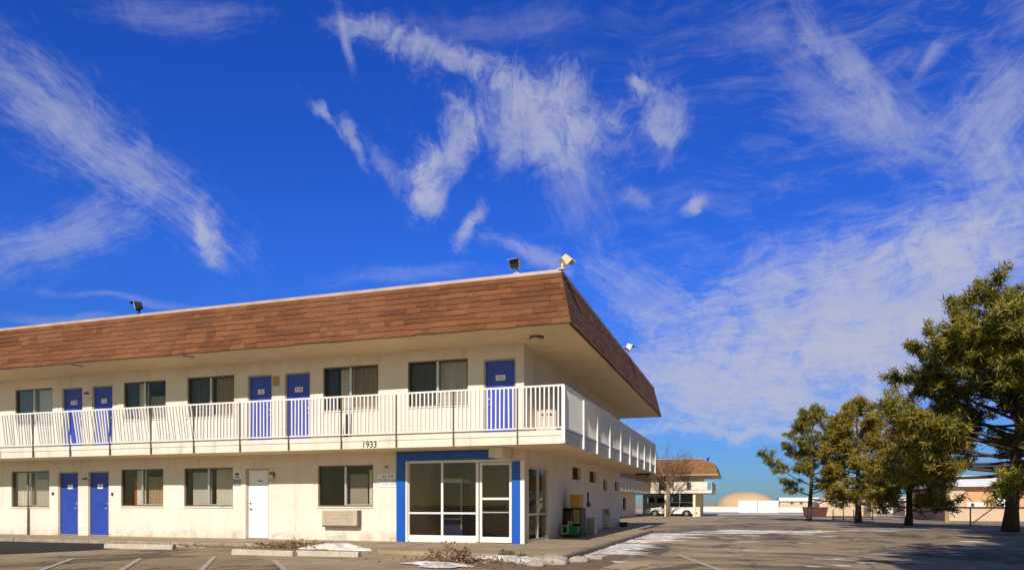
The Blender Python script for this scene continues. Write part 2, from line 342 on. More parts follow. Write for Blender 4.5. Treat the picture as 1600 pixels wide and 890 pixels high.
for i, (ca, ce, ang, L, W, dens, fib) in enumerate(CLOUDS):
    a = R(ang); e1 = (math.cos(a), math.sin(a)); e2 = (-math.sin(a), math.cos(a))
    d = N(nt, 'ShaderNodeVectorMath', operation='SUBTRACT'); nt.links.new((fp if fib else wp).outputs[0], d.inputs[0]); d.inputs[1].default_value = (ca, ce, 0)
    q = []
    for e, s in ((e1, L), (e2, W)):
        dp = N(nt, 'ShaderNodeVectorMath', operation='DOT_PRODUCT'); nt.links.new(d.outputs[0], dp.inputs[0]); dp.inputs[1].default_value = (e[0]/s, e[1]/s, 0); q.append(dp.outputs['Value'])
    r2 = math_(nt, 'ADD', math_(nt, 'MULTIPLY', q[0], q[0]), math_(nt, 'MULTIPLY', q[1], q[1]))
    g = math_(nt, 'EXPONENT', math_(nt, 'MULTIPLY', r2, -.8))
    if fib:
        cb = N(nt, 'ShaderNodeCombineXYZ')
        nt.links.new(math_(nt, 'MULTIPLY', q[0], L*.30), cb.inputs[0]); nt.links.new(math_(nt, 'MULTIPLY', q[1], W*1.75), cb.inputs[1]); cb.inputs[2].default_value = i*3.7
        nz = noise(nt, 1., 10, .76, cb.outputs[0], .15)
        nz = math_(nt, 'ADD', math_(nt, 'MULTIPLY', nz, .55), math_(nt, 'MULTIPLY', puff, .45))
        al = rng(nt, math_(nt, 'ADD', g, math_(nt, 'MULTIPLY', math_(nt, 'SUBTRACT', nz, .5), 3.0 if fib == 1 else 2.7)), .12, 1.35 if fib == 1 else 1.1, 0, dens)
    else:
        al = rng(nt, math_(nt, 'ADD', g, math_(nt, 'MULTIPLY', math_(nt, 'SUBTRACT', puff, .5), 2.2)), .2, 1.2, 0, dens)
    al = math_(nt, 'MULTIPLY', al, rng(nt, r2, 0., 4.5, 1, 0))
    inv = math_(nt, 'SUBTRACT', 1., math_(nt, 'MULTIPLY', al, .9))
    clear = inv if clear is None else math_(nt, 'MULTIPLY', clear, inv)
vm = N(nt, 'ShaderNodeMapping'); vm.inputs['Scale'].default_value = (.10, .62, 1); vm.inputs['Rotation'].default_value = (0, 0, R(12)); nt.links.new(fp.outputs[0], vm.inputs['Vector'])
veil = math_(nt, 'MULTIPLY', rng(nt, noise(nt, 1., 11, .72, vm.outputs[0], .4), .42, .78, 0, .34), math_(nt, 'MULTIPLY', rng(nt, az, -26, 14), rng(nt, el, 4.5, 9)))
clear = math_(nt, 'MULTIPLY', clear, math_(nt, 'SUBTRACT', 1., veil))
cov = math_(nt, 'SUBTRACT', 1., clear)
tint = ramp(nt, rng(nt, el, 0., 40., 0, 1, False), [(0., (.22,.36,.56)), (.16, (.34,.55,1.0)), (.45, (.40,.73,1.62)), (1., (.33,.69,1.8))])
sdp = N(nt, 'ShaderNodeVectorMath', operation='DOT_PRODUCT'); nt.links.new(tc.outputs['Generated'], sdp.inputs[0])
sdp.inputs[1].default_value = (math.sin(R(SUN_AZ))*math.cos(R(SUN_EL)), -math.cos(R(SUN_AZ))*math.cos(R(SUN_EL)), math.sin(R(SUN_EL)))
tint = mix(nt, rng(nt, sdp.outputs['Value'], -.05, .75), tint, (1.25,1.08,.72))      # warm tint added to the unseen sun side of the sky, filling the facade
blue = mix(nt, 1., hs.outputs['Color'], tint, 'MULTIPLY')
cm = mix(nt, cov, blue, (5.2,5.35,6.5))
nt.links.new(cm, bg.inputs['Color']); bg.inputs['Strength'].default_value = .082

sun = bpy.data.lights.new('sun', 'SUN'); sun.energy = 4.0; sun.angle = R(.5); sun.color = (1., .915, .83)
so = bpy.data.objects.new('sun', sun); C.objects.link(so)
sd = Vector((math.sin(R(SUN_AZ))*math.cos(R(SUN_EL)), -math.cos(R(SUN_AZ))*math.cos(R(SUN_EL)), math.sin(R(SUN_EL))))
so.rotation_euler = sd.to_track_quat('Z', 'Y').to_euler(); so.location = (0, -30, 40)

cam = bpy.data.cameras.new('camera'); co = bpy.data.objects.new('camera', cam); C.objects.link(co); scene.camera = co
co.location = (0, 0, 1.18); co.rotation_euler = (R(90), 0, R(18.2)); cam.sensor_width = 36; cam.lens = 36*1104/1600; cam.shift_y = 340/1600; cam.clip_end = 8000; cam.clip_start = .1
scene.view_settings.view_transform = 'Standard'; scene.view_settings.look = 'None'; scene.view_settings.gamma = 1; scene.view_settings.exposure = 0.24
scene.view_settings.use_curve_mapping = False
scene.cycles.use_denoising = True; scene.cycles.max_bounces = 8; scene.cycles.transparent_max_bounces = 12

# ------------------------------------------------------------------ ground
def gz(y): return -.12 if y < 38 else (-.12 - .38*(y-38)/40 if y < 78 else -.5)
g = MB(); ys = [-300, -40, 10, 38, 78, 130, 400, 1200, 4000]; xs = [-4000, -400, -60, 0, 60, 400, 4000]
for j in range(len(ys)-1):
    for i in range(len(xs)-1):
        g.poly([(xs[i], ys[j], gz(ys[j])), (xs[i+1], ys[j], gz(ys[j])), (xs[i+1], ys[j+1], gz(ys[j+1])), (xs[i], ys[j+1], gz(ys[j+1]))])
struct(g.build('ground', MAT['lot_ground']))

# sidewalk slab round the building with its kerb
s = MB(); s.prism([(-40,17.55),(-10.2,17.55),(-9.0,16.2),(-3.95,15.4),(-3.95,31.2),(-4.6,32.4),(-4.6,38.6),(-40,38.6)], 'z', -.4, -.02)
struct(s.build('sidewalk', MAT['concrete']))
k = MB()
pts = [(-3.95,15.4),(-3.95,20.),(-3.95,25.),(-3.95,31.2)]
for a, b_ in zip(pts[:-1], pts[1:]): k.box(a[0]+.003, a[0]+.17, a[1]+.01, b_[1]-.01, -.4, -.005)
struct(k.build('kerb', MAT['kerb_grey'], bevel=.02))
k = MB()
for i in range(9): k.box(-40+3.32*i+.01, -40+3.32*(i+1)-.01, 17.36, 17.547, -.4, -.008)
struct(k.build('kerb', MAT['kerb'], bevel=.02))
# concrete apron ramping out in front of the lobby
s = MB(); s.poly([(-11.9,14.9,-.114),(-7.2,10.6,-.114),(-2.9,10.6,-.114),(-3.6,15.6,-.114),(-9.6,17.4,-.112)])
struct(s.build('apron', MAT['concrete']))
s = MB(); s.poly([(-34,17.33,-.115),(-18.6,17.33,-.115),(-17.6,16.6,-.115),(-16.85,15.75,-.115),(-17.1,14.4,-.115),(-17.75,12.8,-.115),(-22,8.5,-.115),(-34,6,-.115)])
struct(s.build('asphalt_patch', MAT['tar']))  # flat near-black sheet with an irregular outline on the left of the lot
def strip(mb, a, b_, wd, z):
    a, b_ = Vector((*a,0)), Vector((*b_,0)); d = (b_-a).normalized(); n = Vector((-d.y, d.x, 0))*wd/2
    mb.poly([(p.x, p.y, z) for p in (a-n, b_-n, b_+n, a+n)])
s = MB()
for a, b_ in (((-14.9,12.5),(-11.6,8.6)), ((-13.39,12.96),(-10.,8.9)), ((-12.1,13.9),(-8.9,9.7)), ((-10.1,13.5),(-7.3,10.3))): strip(s, a, b_, .11, -.108)
for a, b_ in (((-1.18,22.5),(1.3,21.12)), ((1.3,21.12),(4.4,18.42)), ((-1.57,18.14),(-.2,13.4)), ((4.8,27.8),(9.9,25.2)), ((-.4,37.4),(4.5,37.7)), ((3,33.2),(8,31.4))): strip(s, a, b_, .13, -.113)
struct(s.build('parking_lines', MAT['line_white']))
# concrete drive under the back wing and pale road beyond
s = MB(); s.poly([(-14,62,gz(62)+.006),(-5.2,46,gz(46)+.006),(-2.6,60,gz(60)+.006),(-2.2,78,-.494),(-2.,100,-.494),(-16,100,-.494)])
struct(s.build('driveway', MAT['concrete']))
s = MB(); s.poly([(-30,106,-.49),(140,106,-.49),(140,112,-.49),(-30,112,-.49)]); s.poly([(-30,150,-.49),(200,150,-.49),(200,161,-.49),(-30,161,-.49)])
struct(s.build('road', MAT['white_wall']))

# ------------------------------------------------------------------ the motel
XC, YF, YB, XL = -6.14, 19.8, 36.6, -40.0
motel = thing('motel_building', 'two storey cream motel with brown shingle mansard roof and blue room doors', 'building', (XC, YF, 0))
LW = [(-26.77,-24.82,1.02,2.38), (-21.35,-19.44,1.06,2.38), (-18.52,-16.47,1.06,2.38), (-13.13,-11.12,1.06,2.38)]
LD = [(-24.37,-23.39), (-22.90,-21.92)]
UW = [(-26.57,-24.66,4.16,5.50), (-21.23,-19.33,4.16,5.50), (-18.38,-16.42,4.14,5.52), (-12.94,-10.94,4.14,5.54), (-9.91,-7.91,4.14,5.54)]
UD = [(-24.18,-23.18), (-22.71,-21.74), (-15.87,-14.90), (-14.40,-13.42), (-7.40,-6.39+.0)]
extra = -31.0      # one more bay beyond the picture's edge
FLOOR2 = 3.12
def wall_with_holes(mb, a0, a1, z0, z1, holes, place, depth):
    xs = sorted({a0, a1, *[h[0] for h in holes], *[h[1] for h in holes]})
    for x0, x1 in zip(xs[:-1], xs[1:]):
        hs_ = sorted([(h[2], h[3]) for h in holes if h[0] <= x0 + 1e-6 and h[1] >= x1 - 1e-6]); z = z0
        for b_, t in hs_ + [(z1, z1)]:
            if b_ > z + 1e-6: mb.poly([place(x0, 0, z), place(x1, 0, z), place(x1, 0, b_), place(x0, 0, b_)])
            z = max(z, t)
    for h in holes:
        x0, x1, b_, t = h[:4]
        mb.poly([place(x0,0,b_), place(x0,depth,b_), place(x0,depth,t), place(x0,0,t)]); mb.poly([place(x1,0,t), place(x1,depth,t), place(x1,depth,b_), place(x1,0,b_)])
        mb.poly([place(x0,0,t), place(x0,depth,t), place(x1,depth,t), place(x1,0,t)]); mb.poly([place(x1,0,b_), place(x1,depth,b_), place(x0,depth,b_), place(x0,0,b_)])
front = lambda x, d, z: (x, YF + d, z)
side = lambda y, d, z: (XC - d, y, z)
LOB = (-9.95, -6.50)
mb = MB(); wall_with_holes(mb, XL, XC, -.15, 2.77, [*LW, *[(a, b_, -.02, 2.33) for a, b_ in LD], (-15.95,-15.03,-.02,2.33), (LOB[0],LOB[1],-.02,2.47)], front, .16)
mb.build('front_wall', MAT['cream_block'], motel)
mb = MB(); wall_with_holes(mb, XL, XC, FLOOR2, 5.90, [*UW, *[(a, b_, FLOOR2, 5.45) for a, b_ in UD]], front, .16)
mb.build('front_wall', MAT['cream_block'], motel)
SW = [(25.95,27.35,2.07,2.55), (29.05,30.45,2.05,2.52), (32.1,33.1,1.74,2.24), (35.15,36.2,1.80,2.26)]
mb = MB(); wall_with_holes(mb, YF, YB, -.15, 2.77, [(20.28,22.56,0.0,2.29), *SW, (31.75,33.75,-.02,.90)], side, .25)
mb.build('side_wall', MAT['cream_block'], motel)
mb = MB(); wall_with_holes(mb, YF, YB, FLOOR2, 5.90, [], side, .2); mb.build('side_wall', MAT['cream_block'], motel)
mb = MB(); mb.box(XL, XC-.003, YB-.2, YB, -.15, 5.9); mb.box(XL, XL+.2, YF+.003, YB-.21, -.15, 5.9); mb.build('rear_wall', MAT['cream_block'], motel)
# inside: floors, party walls
mb = MB(); mb.box(XL+.3, XC-.3, YF+.17, YB-.3, -.12, -.03); mb.build('interior_floor', MAT['interior_floor'], motel)
mb = MB(); mb.box(XL+.3, XC-.3, 24.6, 24.7, -.02, 2.75); mb.box(XL+.3, XC-.3, 24.6, 24.7, 3.13, 5.85)
for x in (-28.6,-23.65,-23.45,-18.95,-15.98,-14.7,-10.15): mb.box(x, x+.08, YF+.2, 24.58, -.02, 2.75)
for x in (-28.6,-23.0,-18.8,-16.1,-14.7,-10.4,-7.6): mb.box(x, x+.08, YF+.2, 24.58, 3.13, 5.85)
mb.build('interior_wall', MAT['interior'], motel)

# windows
def wavy(mb, x0, x1, y, z0, z1, amp=.025, pitch=.16, ax='x'):
    n = max(4, int((x1-x0)/pitch*6)); P = []
    for i in range(n+1):
        x = x0 + (x1-x0)*i/n; P.append((x, y + amp*math.sin(2*math.pi*x/pitch + 1.7*math.sin(x*3.1))))
    for a, b_ in zip(P[:-1], P[1:]):
        mb.poly([(a[0], a[1], z0), (b_[0], b_[1], z0), (b_[0], b_[1], z1), (a[0], a[1], z1)], 0, True)
def window(x0, x1, z0, z1, drapes, frame='aluminium', y=YF):
    f = MB(); t = .045; ya, yb = y+.045, y+.115; xm = (x0+x1)/2
    f.box(x0, x0+t, ya, yb, z0, z1, 1); f.box(x1-t, x1, ya, yb, z0, z1, 1); f.box(x0+t, x1-t, ya, yb, z1-t, z1, 1); f.box(x0+t, x1-t, ya, yb, z0, z0+t, 1)
    f.box(xm-.04, xm+.03, ya-.02, yb, z0+t, z1-t, 0)
    f.box(xm+.03, x1-t, ya+.01, ya+.035, z0+t, z0+t+.03, 0); f.box(x0-.03, x1+.03, y-.035, y+.045, z0-.045, z0-.002, 2)
    wob = f.build('window', [MAT['aluminium'], MAT['bronze_metal'], MAT['cream_trim']], motel)
    for a, b_, yy in ((x0+t, xm-.04, ya+.04), (xm+.03, x1-t, ya+.022)):
        p = MB(); p.box(a, b_, yy, yy+.006, z0+t, z1-t); p.build('pane', MAT['glass'], wob)
    for fa, fb, mat, ztop in drapes:
        c_ = MB(); wavy(c_, x0+(x1-x0)*fa, x0+(x1-x0)*fb, y+.24, z0+.01, z0+(z1-z0)*ztop-.01, 0 if mat.startswith('screen') else .004 if mat.startswith('blind') else .028, .15); c_.build('curtain', MAT[mat], wob)
    return wob
dr_l = [[(0,.5,'curtain_pale',1),(.5,.97,'curtain_grey',.78)], [(.2,.27,'curtain_red',.75),(.27,.5,'curtain_pale',.98),(.53,1,'curtain_brown',.80)],
        [(.08,.48,'screen_grey',.9),(.57,1,'blind_pale',.98)], [(.52,.84,'screen_brown',.8),(.86,1,'curtain_pale',.9)]]
dr_u = [[(.5,1,'curtain_pale',1),(0,.42,'curtain_dark',1)], [(.05,.24,'curtain_navy',.98),(.27,.47,'curtain_pale',.98),(.53,1,'screen_brown',.62)], [(.03,.47,'curtain_dark',.98),(.52,.95,'curtain_brown',.98)],
        [(.04,.2,'curtain_navy',.98),(.26,.5,'curtain_pale',.98),(.5,1,'curtain_brown',.98)], [(0,.5,'curtain_dark',.98),(.5,1,'blind_pale',.98)]]
for wdw, d in zip(LW, dr_l): window(*wdw, d)
for wdw, d in zip(UW, dr_u): window(*wdw, d)

# doors
def door(x0, x1, z0, z1, mat, number=None, handle_right=True, plate_dx=0, lw=None):
    d = MB(); t = .05
    d.box(x0+t, x1-t, YF+.085, YF+.13, z0+.012, z1-t); dob = d.build('door', MAT[mat], motel, bevel=.004)
    f = MB(); f.box(x0, x0+t, YF+.03, YF+.15, z0, z1); f.box(x1-t, x1, YF+.03, YF+.15, z0, z1); f.box(x0+t, x1-t, YF+.03, YF+.15, z1-t, z1); f.box(x0+t, x1-t, YF+.02, YF+.14, z0-.01, z0+.010)
    f.build('door_frame', MAT['jamb'], dob)
    hx = x1-t-.09 if handle_right else x0+t+.09
    h = MB(); h.tube([(hx, YF+.085, z0+.98), (hx, YF+.03, z0+.98)], .022, 8); h.tube([(hx, YF+.03, z0+.98), (hx + (-.1 if handle_right else .1), YF+.03, z0+.975)], .013, 6)
    k = MB(); k.tube([(hx, YF+.085, z0+1.16), (hx, YF+.06, z0+1.16)], .03, 10); k.build('lock', MAT['black_metal' if mat == 'white_door' else 'aluminium'], dob)
    h.build('handle', MAT['black_metal' if mat == 'white_door' else 'aluminium'], dob)
    if number:
        cx = (x0+x1)/2 + plate_dx; zc = z0 + 1.78; pw = .125 if len(number) < 3 else .15
        p = MB(); p.box(cx-pw, cx+pw, YF+.072, YF+.085, zc-.08, zc+.08); p.text(number, .15, (cx, YF+.0715, zc), (1,0,0), (0,0,1), .0015, 1)
        p.build('number_plate', [MAT['sign_white'], MAT['ink']], dob)
    return dob
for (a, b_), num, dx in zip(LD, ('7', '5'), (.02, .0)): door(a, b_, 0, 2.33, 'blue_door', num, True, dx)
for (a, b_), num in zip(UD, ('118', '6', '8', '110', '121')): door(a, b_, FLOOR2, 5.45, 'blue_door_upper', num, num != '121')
wd = door(-15.95, -15.03, 0, 2.33, 'white_door', None, False)
p = MB(); p.box(-15.52, -15.32, YF+.075, YF+.085, 1.90, 1.93); p.build('peep_slot', MAT['black_metal'], wd)

# lobby glazing, blue surround, beam end
p = MB(); p.box(-10.27,-9.975,YF-.075,YF-.002,-.02,2.76); p.build('blue_surround', MAT['blue_trim'], motel, bevel=.006)
p = MB(); p.box(-9.972,-6.92,YF-.075,YF-.002,2.475,2.76); p.build('blue_surround', MAT['blue_trim'], motel, bevel=.006)
p = MB(); p.box(-6.49,-6.245,YF-.075,YF-.002,-.02,2.40); p.build('blue_surround', MAT['blue_trim'], motel, bevel=.006)
p = MB(); p.box(-6.240,-6.11,YF-.06,YF-.003,-.02,2.41); p.build('white_post', MAT['white_paint'], motel, bevel=.006); p = MB(); p.box(-9.970,-9.90,YF-.05,YF-.003,-.02,2.47); p.build('white_post', MAT['white_paint'], motel, bevel=.006)
p = MB(); p.box(-6.915,-6.50,18.9,YF-.002,2.47,2.766); p.build('beam_end', MAT['cream_trim'], motel, bevel=.01)
f = MB(); ya, yb = YF+.02, YF+.09; W_ = 'white_paint'
for a, b_ in ((-9.95,-9.87),(-8.80,-8.73),(-7.66,-7.575)): f.box(a, b_, ya, yb, 0, 2.40)
f.box(-9.95,-6.50, ya, yb, 2.40, 2.47); f.box(-9.87,-8.80,ya,yb,.84,.895); f.box(-8.73,-7.66,ya,yb,.84,.895); f.box(-9.87,-8.80,ya,yb,-.02,.19); f.box(-8.73,-7.66,ya,yb,-.02,.19)
lw = f.build('lobby_window', MAT[W_], motel, bevel=.004)
for a, b_, c_, d_ in ((-9.87,-8.80,.895,2.40),(-8.73,-7.66,.895,2.40),(-9.87,-8.80,.19,.84),(-8.73,-7.66,.19,.84)):
    p = MB(); p.box(a, b_, ya+.03, ya+.038, c_, d_); p.build('pane', MAT['lobby_glass'], lw)
f = MB(); f.box(-7.535,-7.46,ya-.01,yb,.0,2.385); f.box(-6.60,-6.525,ya-.01,yb,.0,2.385); f.box(-7.46,-6.60,ya-.01,yb,2.31,2.385); f.box(-7.46,-6.60,ya-.01,yb,.0,.165); f.box(-7.46,-6.60,ya-.01,yb,1.27,1.335)
ld = f.build('lobby_door', MAT[W_], motel, bevel=.004)
for c_, d_ in ((.165,1.27),(1.335,2.31)):
    p = MB(); p.box(-7.46,-6.60,ya+.03,ya+.038,c_,d_); p.build('pane', MAT['lobby_glass'], ld)
p = MB(); p.box(-7.45,-6.61,ya-.035,ya-.015,.885,.915); p.build('push_bar', MAT['aluminium'], ld)
# side lobby window
f = MB(); xa, xb = XC-.10, XC-.03
for a, b_ in ((20.28,20.37),(21.38,21.50),(22.46,22.56)): f.box(xa, xb, a, b_, 0, 2.29)
for a, b_ in ((20.37,21.38),(21.50,22.46)):
    f.box(xa, xb, a, b_, 2.21, 2.29); f.box(xa, xb, a, b_, 0, .08); f.box(xa, xb+.03, a, b_, .80, .86)
sw = f.build('lobby_side_window', MAT['aluminium'], motel)
for a, b_ in ((20.37,21.38),(21.50,22.46)):
    for c_, d_ in ((.08,.80),(.86,2.21)):
        p = MB(); p.box(xa+.03, xa+.038, a, b_, c_, d_); p.build('pane', MAT['lobby_glass'], sw)
# small high openings and an arched niche in the side wall
for y0, y1, z0, z1 in SW:
    p = MB(); p.box(XC-.24, XC-.20, y0, y1, z0, z1, 1)
    for i in range(1, 5): p.box(XC-.2, XC-.16, y0+.02, y1-.02, z0+(z1-z0)*i/5-.01, z0+(z1-z0)*i/5+.01, 0)
    p.box(XC-.2, XC-.12, y0, y0+.05, z0, z1, 0); p.box(XC-.2, XC-.12, y1-.05, y1, z0, z1, 0)
    p.build('vent_window', [MAT['bronze_metal'], MAT['dark_interior']], motel)
p = MB(); p.box(XC-.25, XC-.2, 31.75, 33.75, -.02, .90)
for sgn, yy in ((1, 31.75), (-1, 33.75)):
    for i in range(5):
        t0, t1 = i/5, (i+1)/5; h0 = .9 - .32*(1-math.sqrt(max(0, 1-(1-t0)**2))); h1 = .9 - .32*(1-math.sqrt(max(0, 1-(1-t1)**2)))
        ya_, yb_ = yy + sgn*.7*t0, yy + sgn*.7*t1
        p.hexa([(XC-.2,ya_,h0),(XC-.002,ya_,h0),(XC-.002,yb_,h1),(XC-.2,yb_,h1)], [(XC-.2,ya_,.9),(XC-.002,ya_,.9),(XC-.002,yb_,.9),(XC-.2,yb_,.9)])
p.build('arched_niche', MAT['cabinet_beige'], motel)
p = MB(); p.tube([(-25.83,YF-.06,2.3),(-25.83,YF-.06,-.02)], .032, 8); p.build('downpipe', MAT['pipe_metal'], motel)
for x, z in ((-24.62,1.53),(-21.74,1.5)): p = MB(); p.box(x-.035, x+.035, YF-.04, YF-.002, z-.05, z+.05); p.build('door_bell', MAT['black_metal'], motel)
p = MB(); p.box(-23.1,-22.95,YF-.09,YF-.002,2.04,2.1); p.build('door_light', MAT['bronze_metal'], motel)
p = MB(); p.box(-23.02,-22.87,YF-.09,YF-.002,5.17,5.23); p.build('door_light', MAT['bronze_metal'], motel)

# balcony slab, fascia, railing
XR, Y0, Y1 = -4.58, 18.3, 38.3
bal = MB(); bal.box(XL, XR-.03, Y0+.03, Y1-.03, 2.77, FLOOR2-.012); balc = bal.build('balcony', MAT['soffit'], motel)
p = MB(); p.box(XL, XR, Y0-.015, Y0+.028, 2.985, FLOOR2); p.box(XL, XR, Y0+.005, Y0+.028, 2.765, 2.98)
p.box(XR-.028, XR+.015, Y0+.03, Y1, 2.985, FLOOR2); p.box(XR-.028, XR-.003, Y0+.03, Y1, 2.765, 2.98); p.build('fascia', MAT['cream_trim'], balc)
p = MB(); p.box(XL+.1, XR-.05, Y0+.06, YF-.003, FLOOR2-.01, FLOOR2-.004); p.build('deck', MAT['concrete'], balc)
p = MB(); p.text('1933', .25, (-10.40, Y0-.0, 2.872), (1,0,0), (0,0,1), .012, 0, 'CENTER', .05); p.build('address_number', MAT['ink'], balc)
rail_root = MB(); rail_root.box(XL, XR+.03, Y0-.045, Y0-.005, 4.285, 4.335); rail_root.box(XR-.005, XR+.035, Y0-.002, Y1, 4.285, 4.335)
railing = rail_root.build('railing', MAT['white_paint'], motel, bevel=.005)
px = [-40, -38.2,-36.4,-34.7,-32.8,-31.0,-29.2,-27.2,-25.31,-23.66,-21.94,-20.18,-18.44,-16.71,-14.93,-13.15,-11.32,-9.51,-7.73,-5.85]
rnd = random.Random(4)
def bay(a, b_, along, bent=0):
    p = MB(); L = b_-a; n = max(3, round(L/.125)); h0, h1 = FLOOR2+.085, 4.285
    def bx(u0, u1, z0, z1, d0, d1):
        if along == 'x': p.box(u0, u1, Y0-d1, Y0-d0, z0, z1)
        else: p.box(XR+d0, XR+d1, u0, u1, z0, z1)
    bx(a+.02, b_-.02, FLOOR2+.05, FLOOR2+.085, .005, .04)
    for i in range(1, n):
        u = a + L*i/n + rnd.uniform(-.006,.006)
        if along == 'x':
            k_ = bent*rnd.uniform(.6, 1.3) + rnd.uniform(-.008,.008); wd_ = .018
            p.hexa([(u-wd_+k_,Y0-.046,h0),(u+wd_+k_,Y0-.046,h0),(u+wd_+k_,Y0-.006,h0),(u-wd_+k_,Y0-.006,h0)], [(u-wd_,Y0-.046,h1),(u+wd_,Y0-.046,h1),(u+wd_,Y0-.006,h1),(u-wd_,Y0-.006,h1)])
        else: bx(u-.018, u+.018, h0, h1, .003, .028)
    p.build('baluster_panel', MAT['white_paint'], railing)
for a, b_ in zip(px[:-1], px[1:]): bay(a, b_, 'x', .16 if -27.3 < a < -18.4 else 0)
bay(px[-1], XR, 'x')
for x in px[1:]:
    p = MB(); p.box(x-.017, x+.017, Y0-.055, Y0-.017, 2.77, 4.285); p.build('post', MAT['post_metal'], railing)
py = [18.3,20.6,22.65,24.9,27.2,29.5,31.8,34.,36.2,38.3]
for a, b_ in zip(py[:-1], py[1:]): bay(a, b_, 'y')
for i, y in enumerate(py):
    p = MB(); p.box(XR+.017, XR+.075, y-.035, y+.035, 2.77, 4.285) if i else p.box(XR-.035, XR+.06, Y0-.06, Y0+.03, 2.77, 4.285)
    p.build('post', MAT['white_paint'], railing)

# mansard roof
RX, RY0, RY1, Z0, Z1, INS = -4.31, 18.0, 39.2, 5.89, 7.36, .36
rt = MB()
b4 = [(XL-1.5,RY0+.03,Z0+.02),(RX-.03,RY0+.03,Z0+.02),(RX-.03,RY1-.03,Z0+.02),(XL-1.5,RY1-.03,Z0+.02)]
t4 = [(XL-1.1,RY0+INS+.04,Z1),(RX-INS-.04,RY0+INS+.04,Z1),(RX-INS-.04,RY1-INS-.04,Z1),(XL-1.1,RY1-INS-.04,Z1)]
rt.hexa(b4, t4); roof = rt.build('roof', MAT['roof_under'], motel)
p = MB(); p.box(XL-1.4, RX-.06, RY0+.06, RY1-.06, Z0-.035, Z0+.018); p.build('soffit', MAT['soffit'], roof)
p = MB(); p.box(XL-1.1, RX-INS+.03, RY0+INS-.03, RY0+INS+.12, Z1-.03, Z1+.06); p.box(RX-INS-.12, RX-INS+.03, RY0+INS+.122, RY1-INS+.03, Z1-.03, Z1+.06); p.build('roof_flashing', MAT['flashing'], roof)
def shingle_face(P0, P1, inward, seed, shrink0, shrink1):
    """tabs laid in courses on the sloping face above the eave line P0-P1"""
    rr = random.Random(seed); P0, P1, inw = Vector(P0), Vector(P1), Vector(inward); ex = (P1-P0).normalized(); L = (P1-P0).length
    sl = inw*INS + Vector((0,0,Z1-Z0)); nrm = (-inw*(Z1-Z0) + Vector((0,0,INS))).normalized(); NC = 9; mbs = MB()
    for c_ in range(NC):
        t0, t1 = c_/NC, min(1., (c_+1.12)/NC); lo, hi = shrink0*t0, L-shrink1*t0; x = lo
        while x < hi-.02:
            wd_ = min(rr.choice((.22,.3,.42,.6,.9))*rr.uniform(.8,1.2), hi-x)
            if hi-x-wd_ < .1: wd_ = hi-x
            jt = rr.uniform(-.018,.012); th = .028+rr.uniform(-.006,.010); tb = t0+jt/1.5
            s1a, s1b = x, x+wd_-.003
            e0 = max(lo, shrink0*t1); e1 = L-shrink1*t1
            def Q(u, t, o): return P0 + ex*u + sl*t + nrm*o
            th *= .65 if seed == 2 else 1.
            mbs.hexa([Q(s1a,tb,.0),Q(s1b,tb,.0),Q(s1b,tb,th),Q(s1a,tb,th)], [Q(max(s1a,e0) if s1a<=lo+.001 else s1a,t1,.0),Q(min(s1b,e1),t1,.0),Q(min(s1b,e1),t1,.010),Q(max(s1a,e0) if s1a<=lo+.001 else s1a,t1,.010)])
            x += wd_
    return mbs.build('shingles', MAT['shingle'], roof)
shingle_face((XL-1.5,RY0,Z0), (RX,RY0,Z0), (0,1,0), 1, 0, INS)
shingle_face((RX,RY0,Z0), (RX,RY1,Z0), (-1,0,0), 2, INS, INS)
shingle_face((RX,RY1,Z0), (XL-1.5,RY1,Z0), (0,-1,0), 3, INS, 0)

# ------------------------------------------------------------------ fittings on the motel
def floodlight(x, y, z, aim, label, housing, facemat, size=.34, first=[None]):
    t = thing('floodlight', label, 'floodlight', (x, y, z), 'floodlights along the roof edges')
    p = MB(); p.tube([(x,y,z),(x,y,z+.16)], .03, 8); p.box(x-.09,x+.09,y-.06,y+.06,z-.005,z+.02); p.build('bracket', MAT[housing], t)
    a = Vector(aim).normalized(); r_ = a.cross(Vector((0,0,1))).normalized(); u = r_.cross(a); c_ = Vector((x,y,z+.16)) + u*size*.4
    h, k2 = size*.5, size*.42; B = [c_ - a*.12 + r_*i*h*.7 + u*j*k2*.7 for i, j in ((-1,-1),(1,-1),(1,1),(-1,1))]; F = [c_ + a*.10 + r_*i*h + u*j*k2 for i, j in ((-1,-1),(1,-1),(1,1),(-1,1))]
    p = MB(); p.hexa(B, F); p.build('housing', MAT[housing], t)
    B = [c_ + a*.101 + r_*i*h*.9 + u*j*k2*.88 for i, j in ((-1,-1),(1,-1),(1,1),(-1,1))]; F = [q + a*.012 for q in B]
    p = MB(); p.hexa(B, F); p.build('lens', MAT[facemat], t)
    p = MB(); Bv = [c_ + a*.112 + r_*i*h*1.05 + u*k2*j for i, j in ((-1,1.0),(1,1.0),(1,1.12),(-1,1.12))]; p.hexa(Bv, [q + a*.10 for q in Bv]); p.build('visor', MAT[housing], t)
floodlight(-19.05, RY0+INS+.03, Z1+.06, (-.75,-.6,-.25), 'black floodlight on the long roof edge near the left end of the motel', 'black_metal', 'lamp_glass', .30)
floodlight(-5.91, RY0+INS+.03, Z1+.06, (-.2,-.95,-.3), 'white topped floodlight on roof edge a step left of the roof corner', 'aluminium', 'black_plastic', .30)
floodlight(RX-INS+.05, RY0+INS-.02, Z1+.05, (.55,.45,-.70), 'large cream floodlight tilted out over the roof corner', 'lamp_cream', 'lamp_glass', .29)
floodlight(RX-INS+.0, 29.6, Z1+.06, (.8,.35,-.5), 'pale floodlight halfway along the receding side roof edge', 'grey_metal', 'black_plastic', .32)
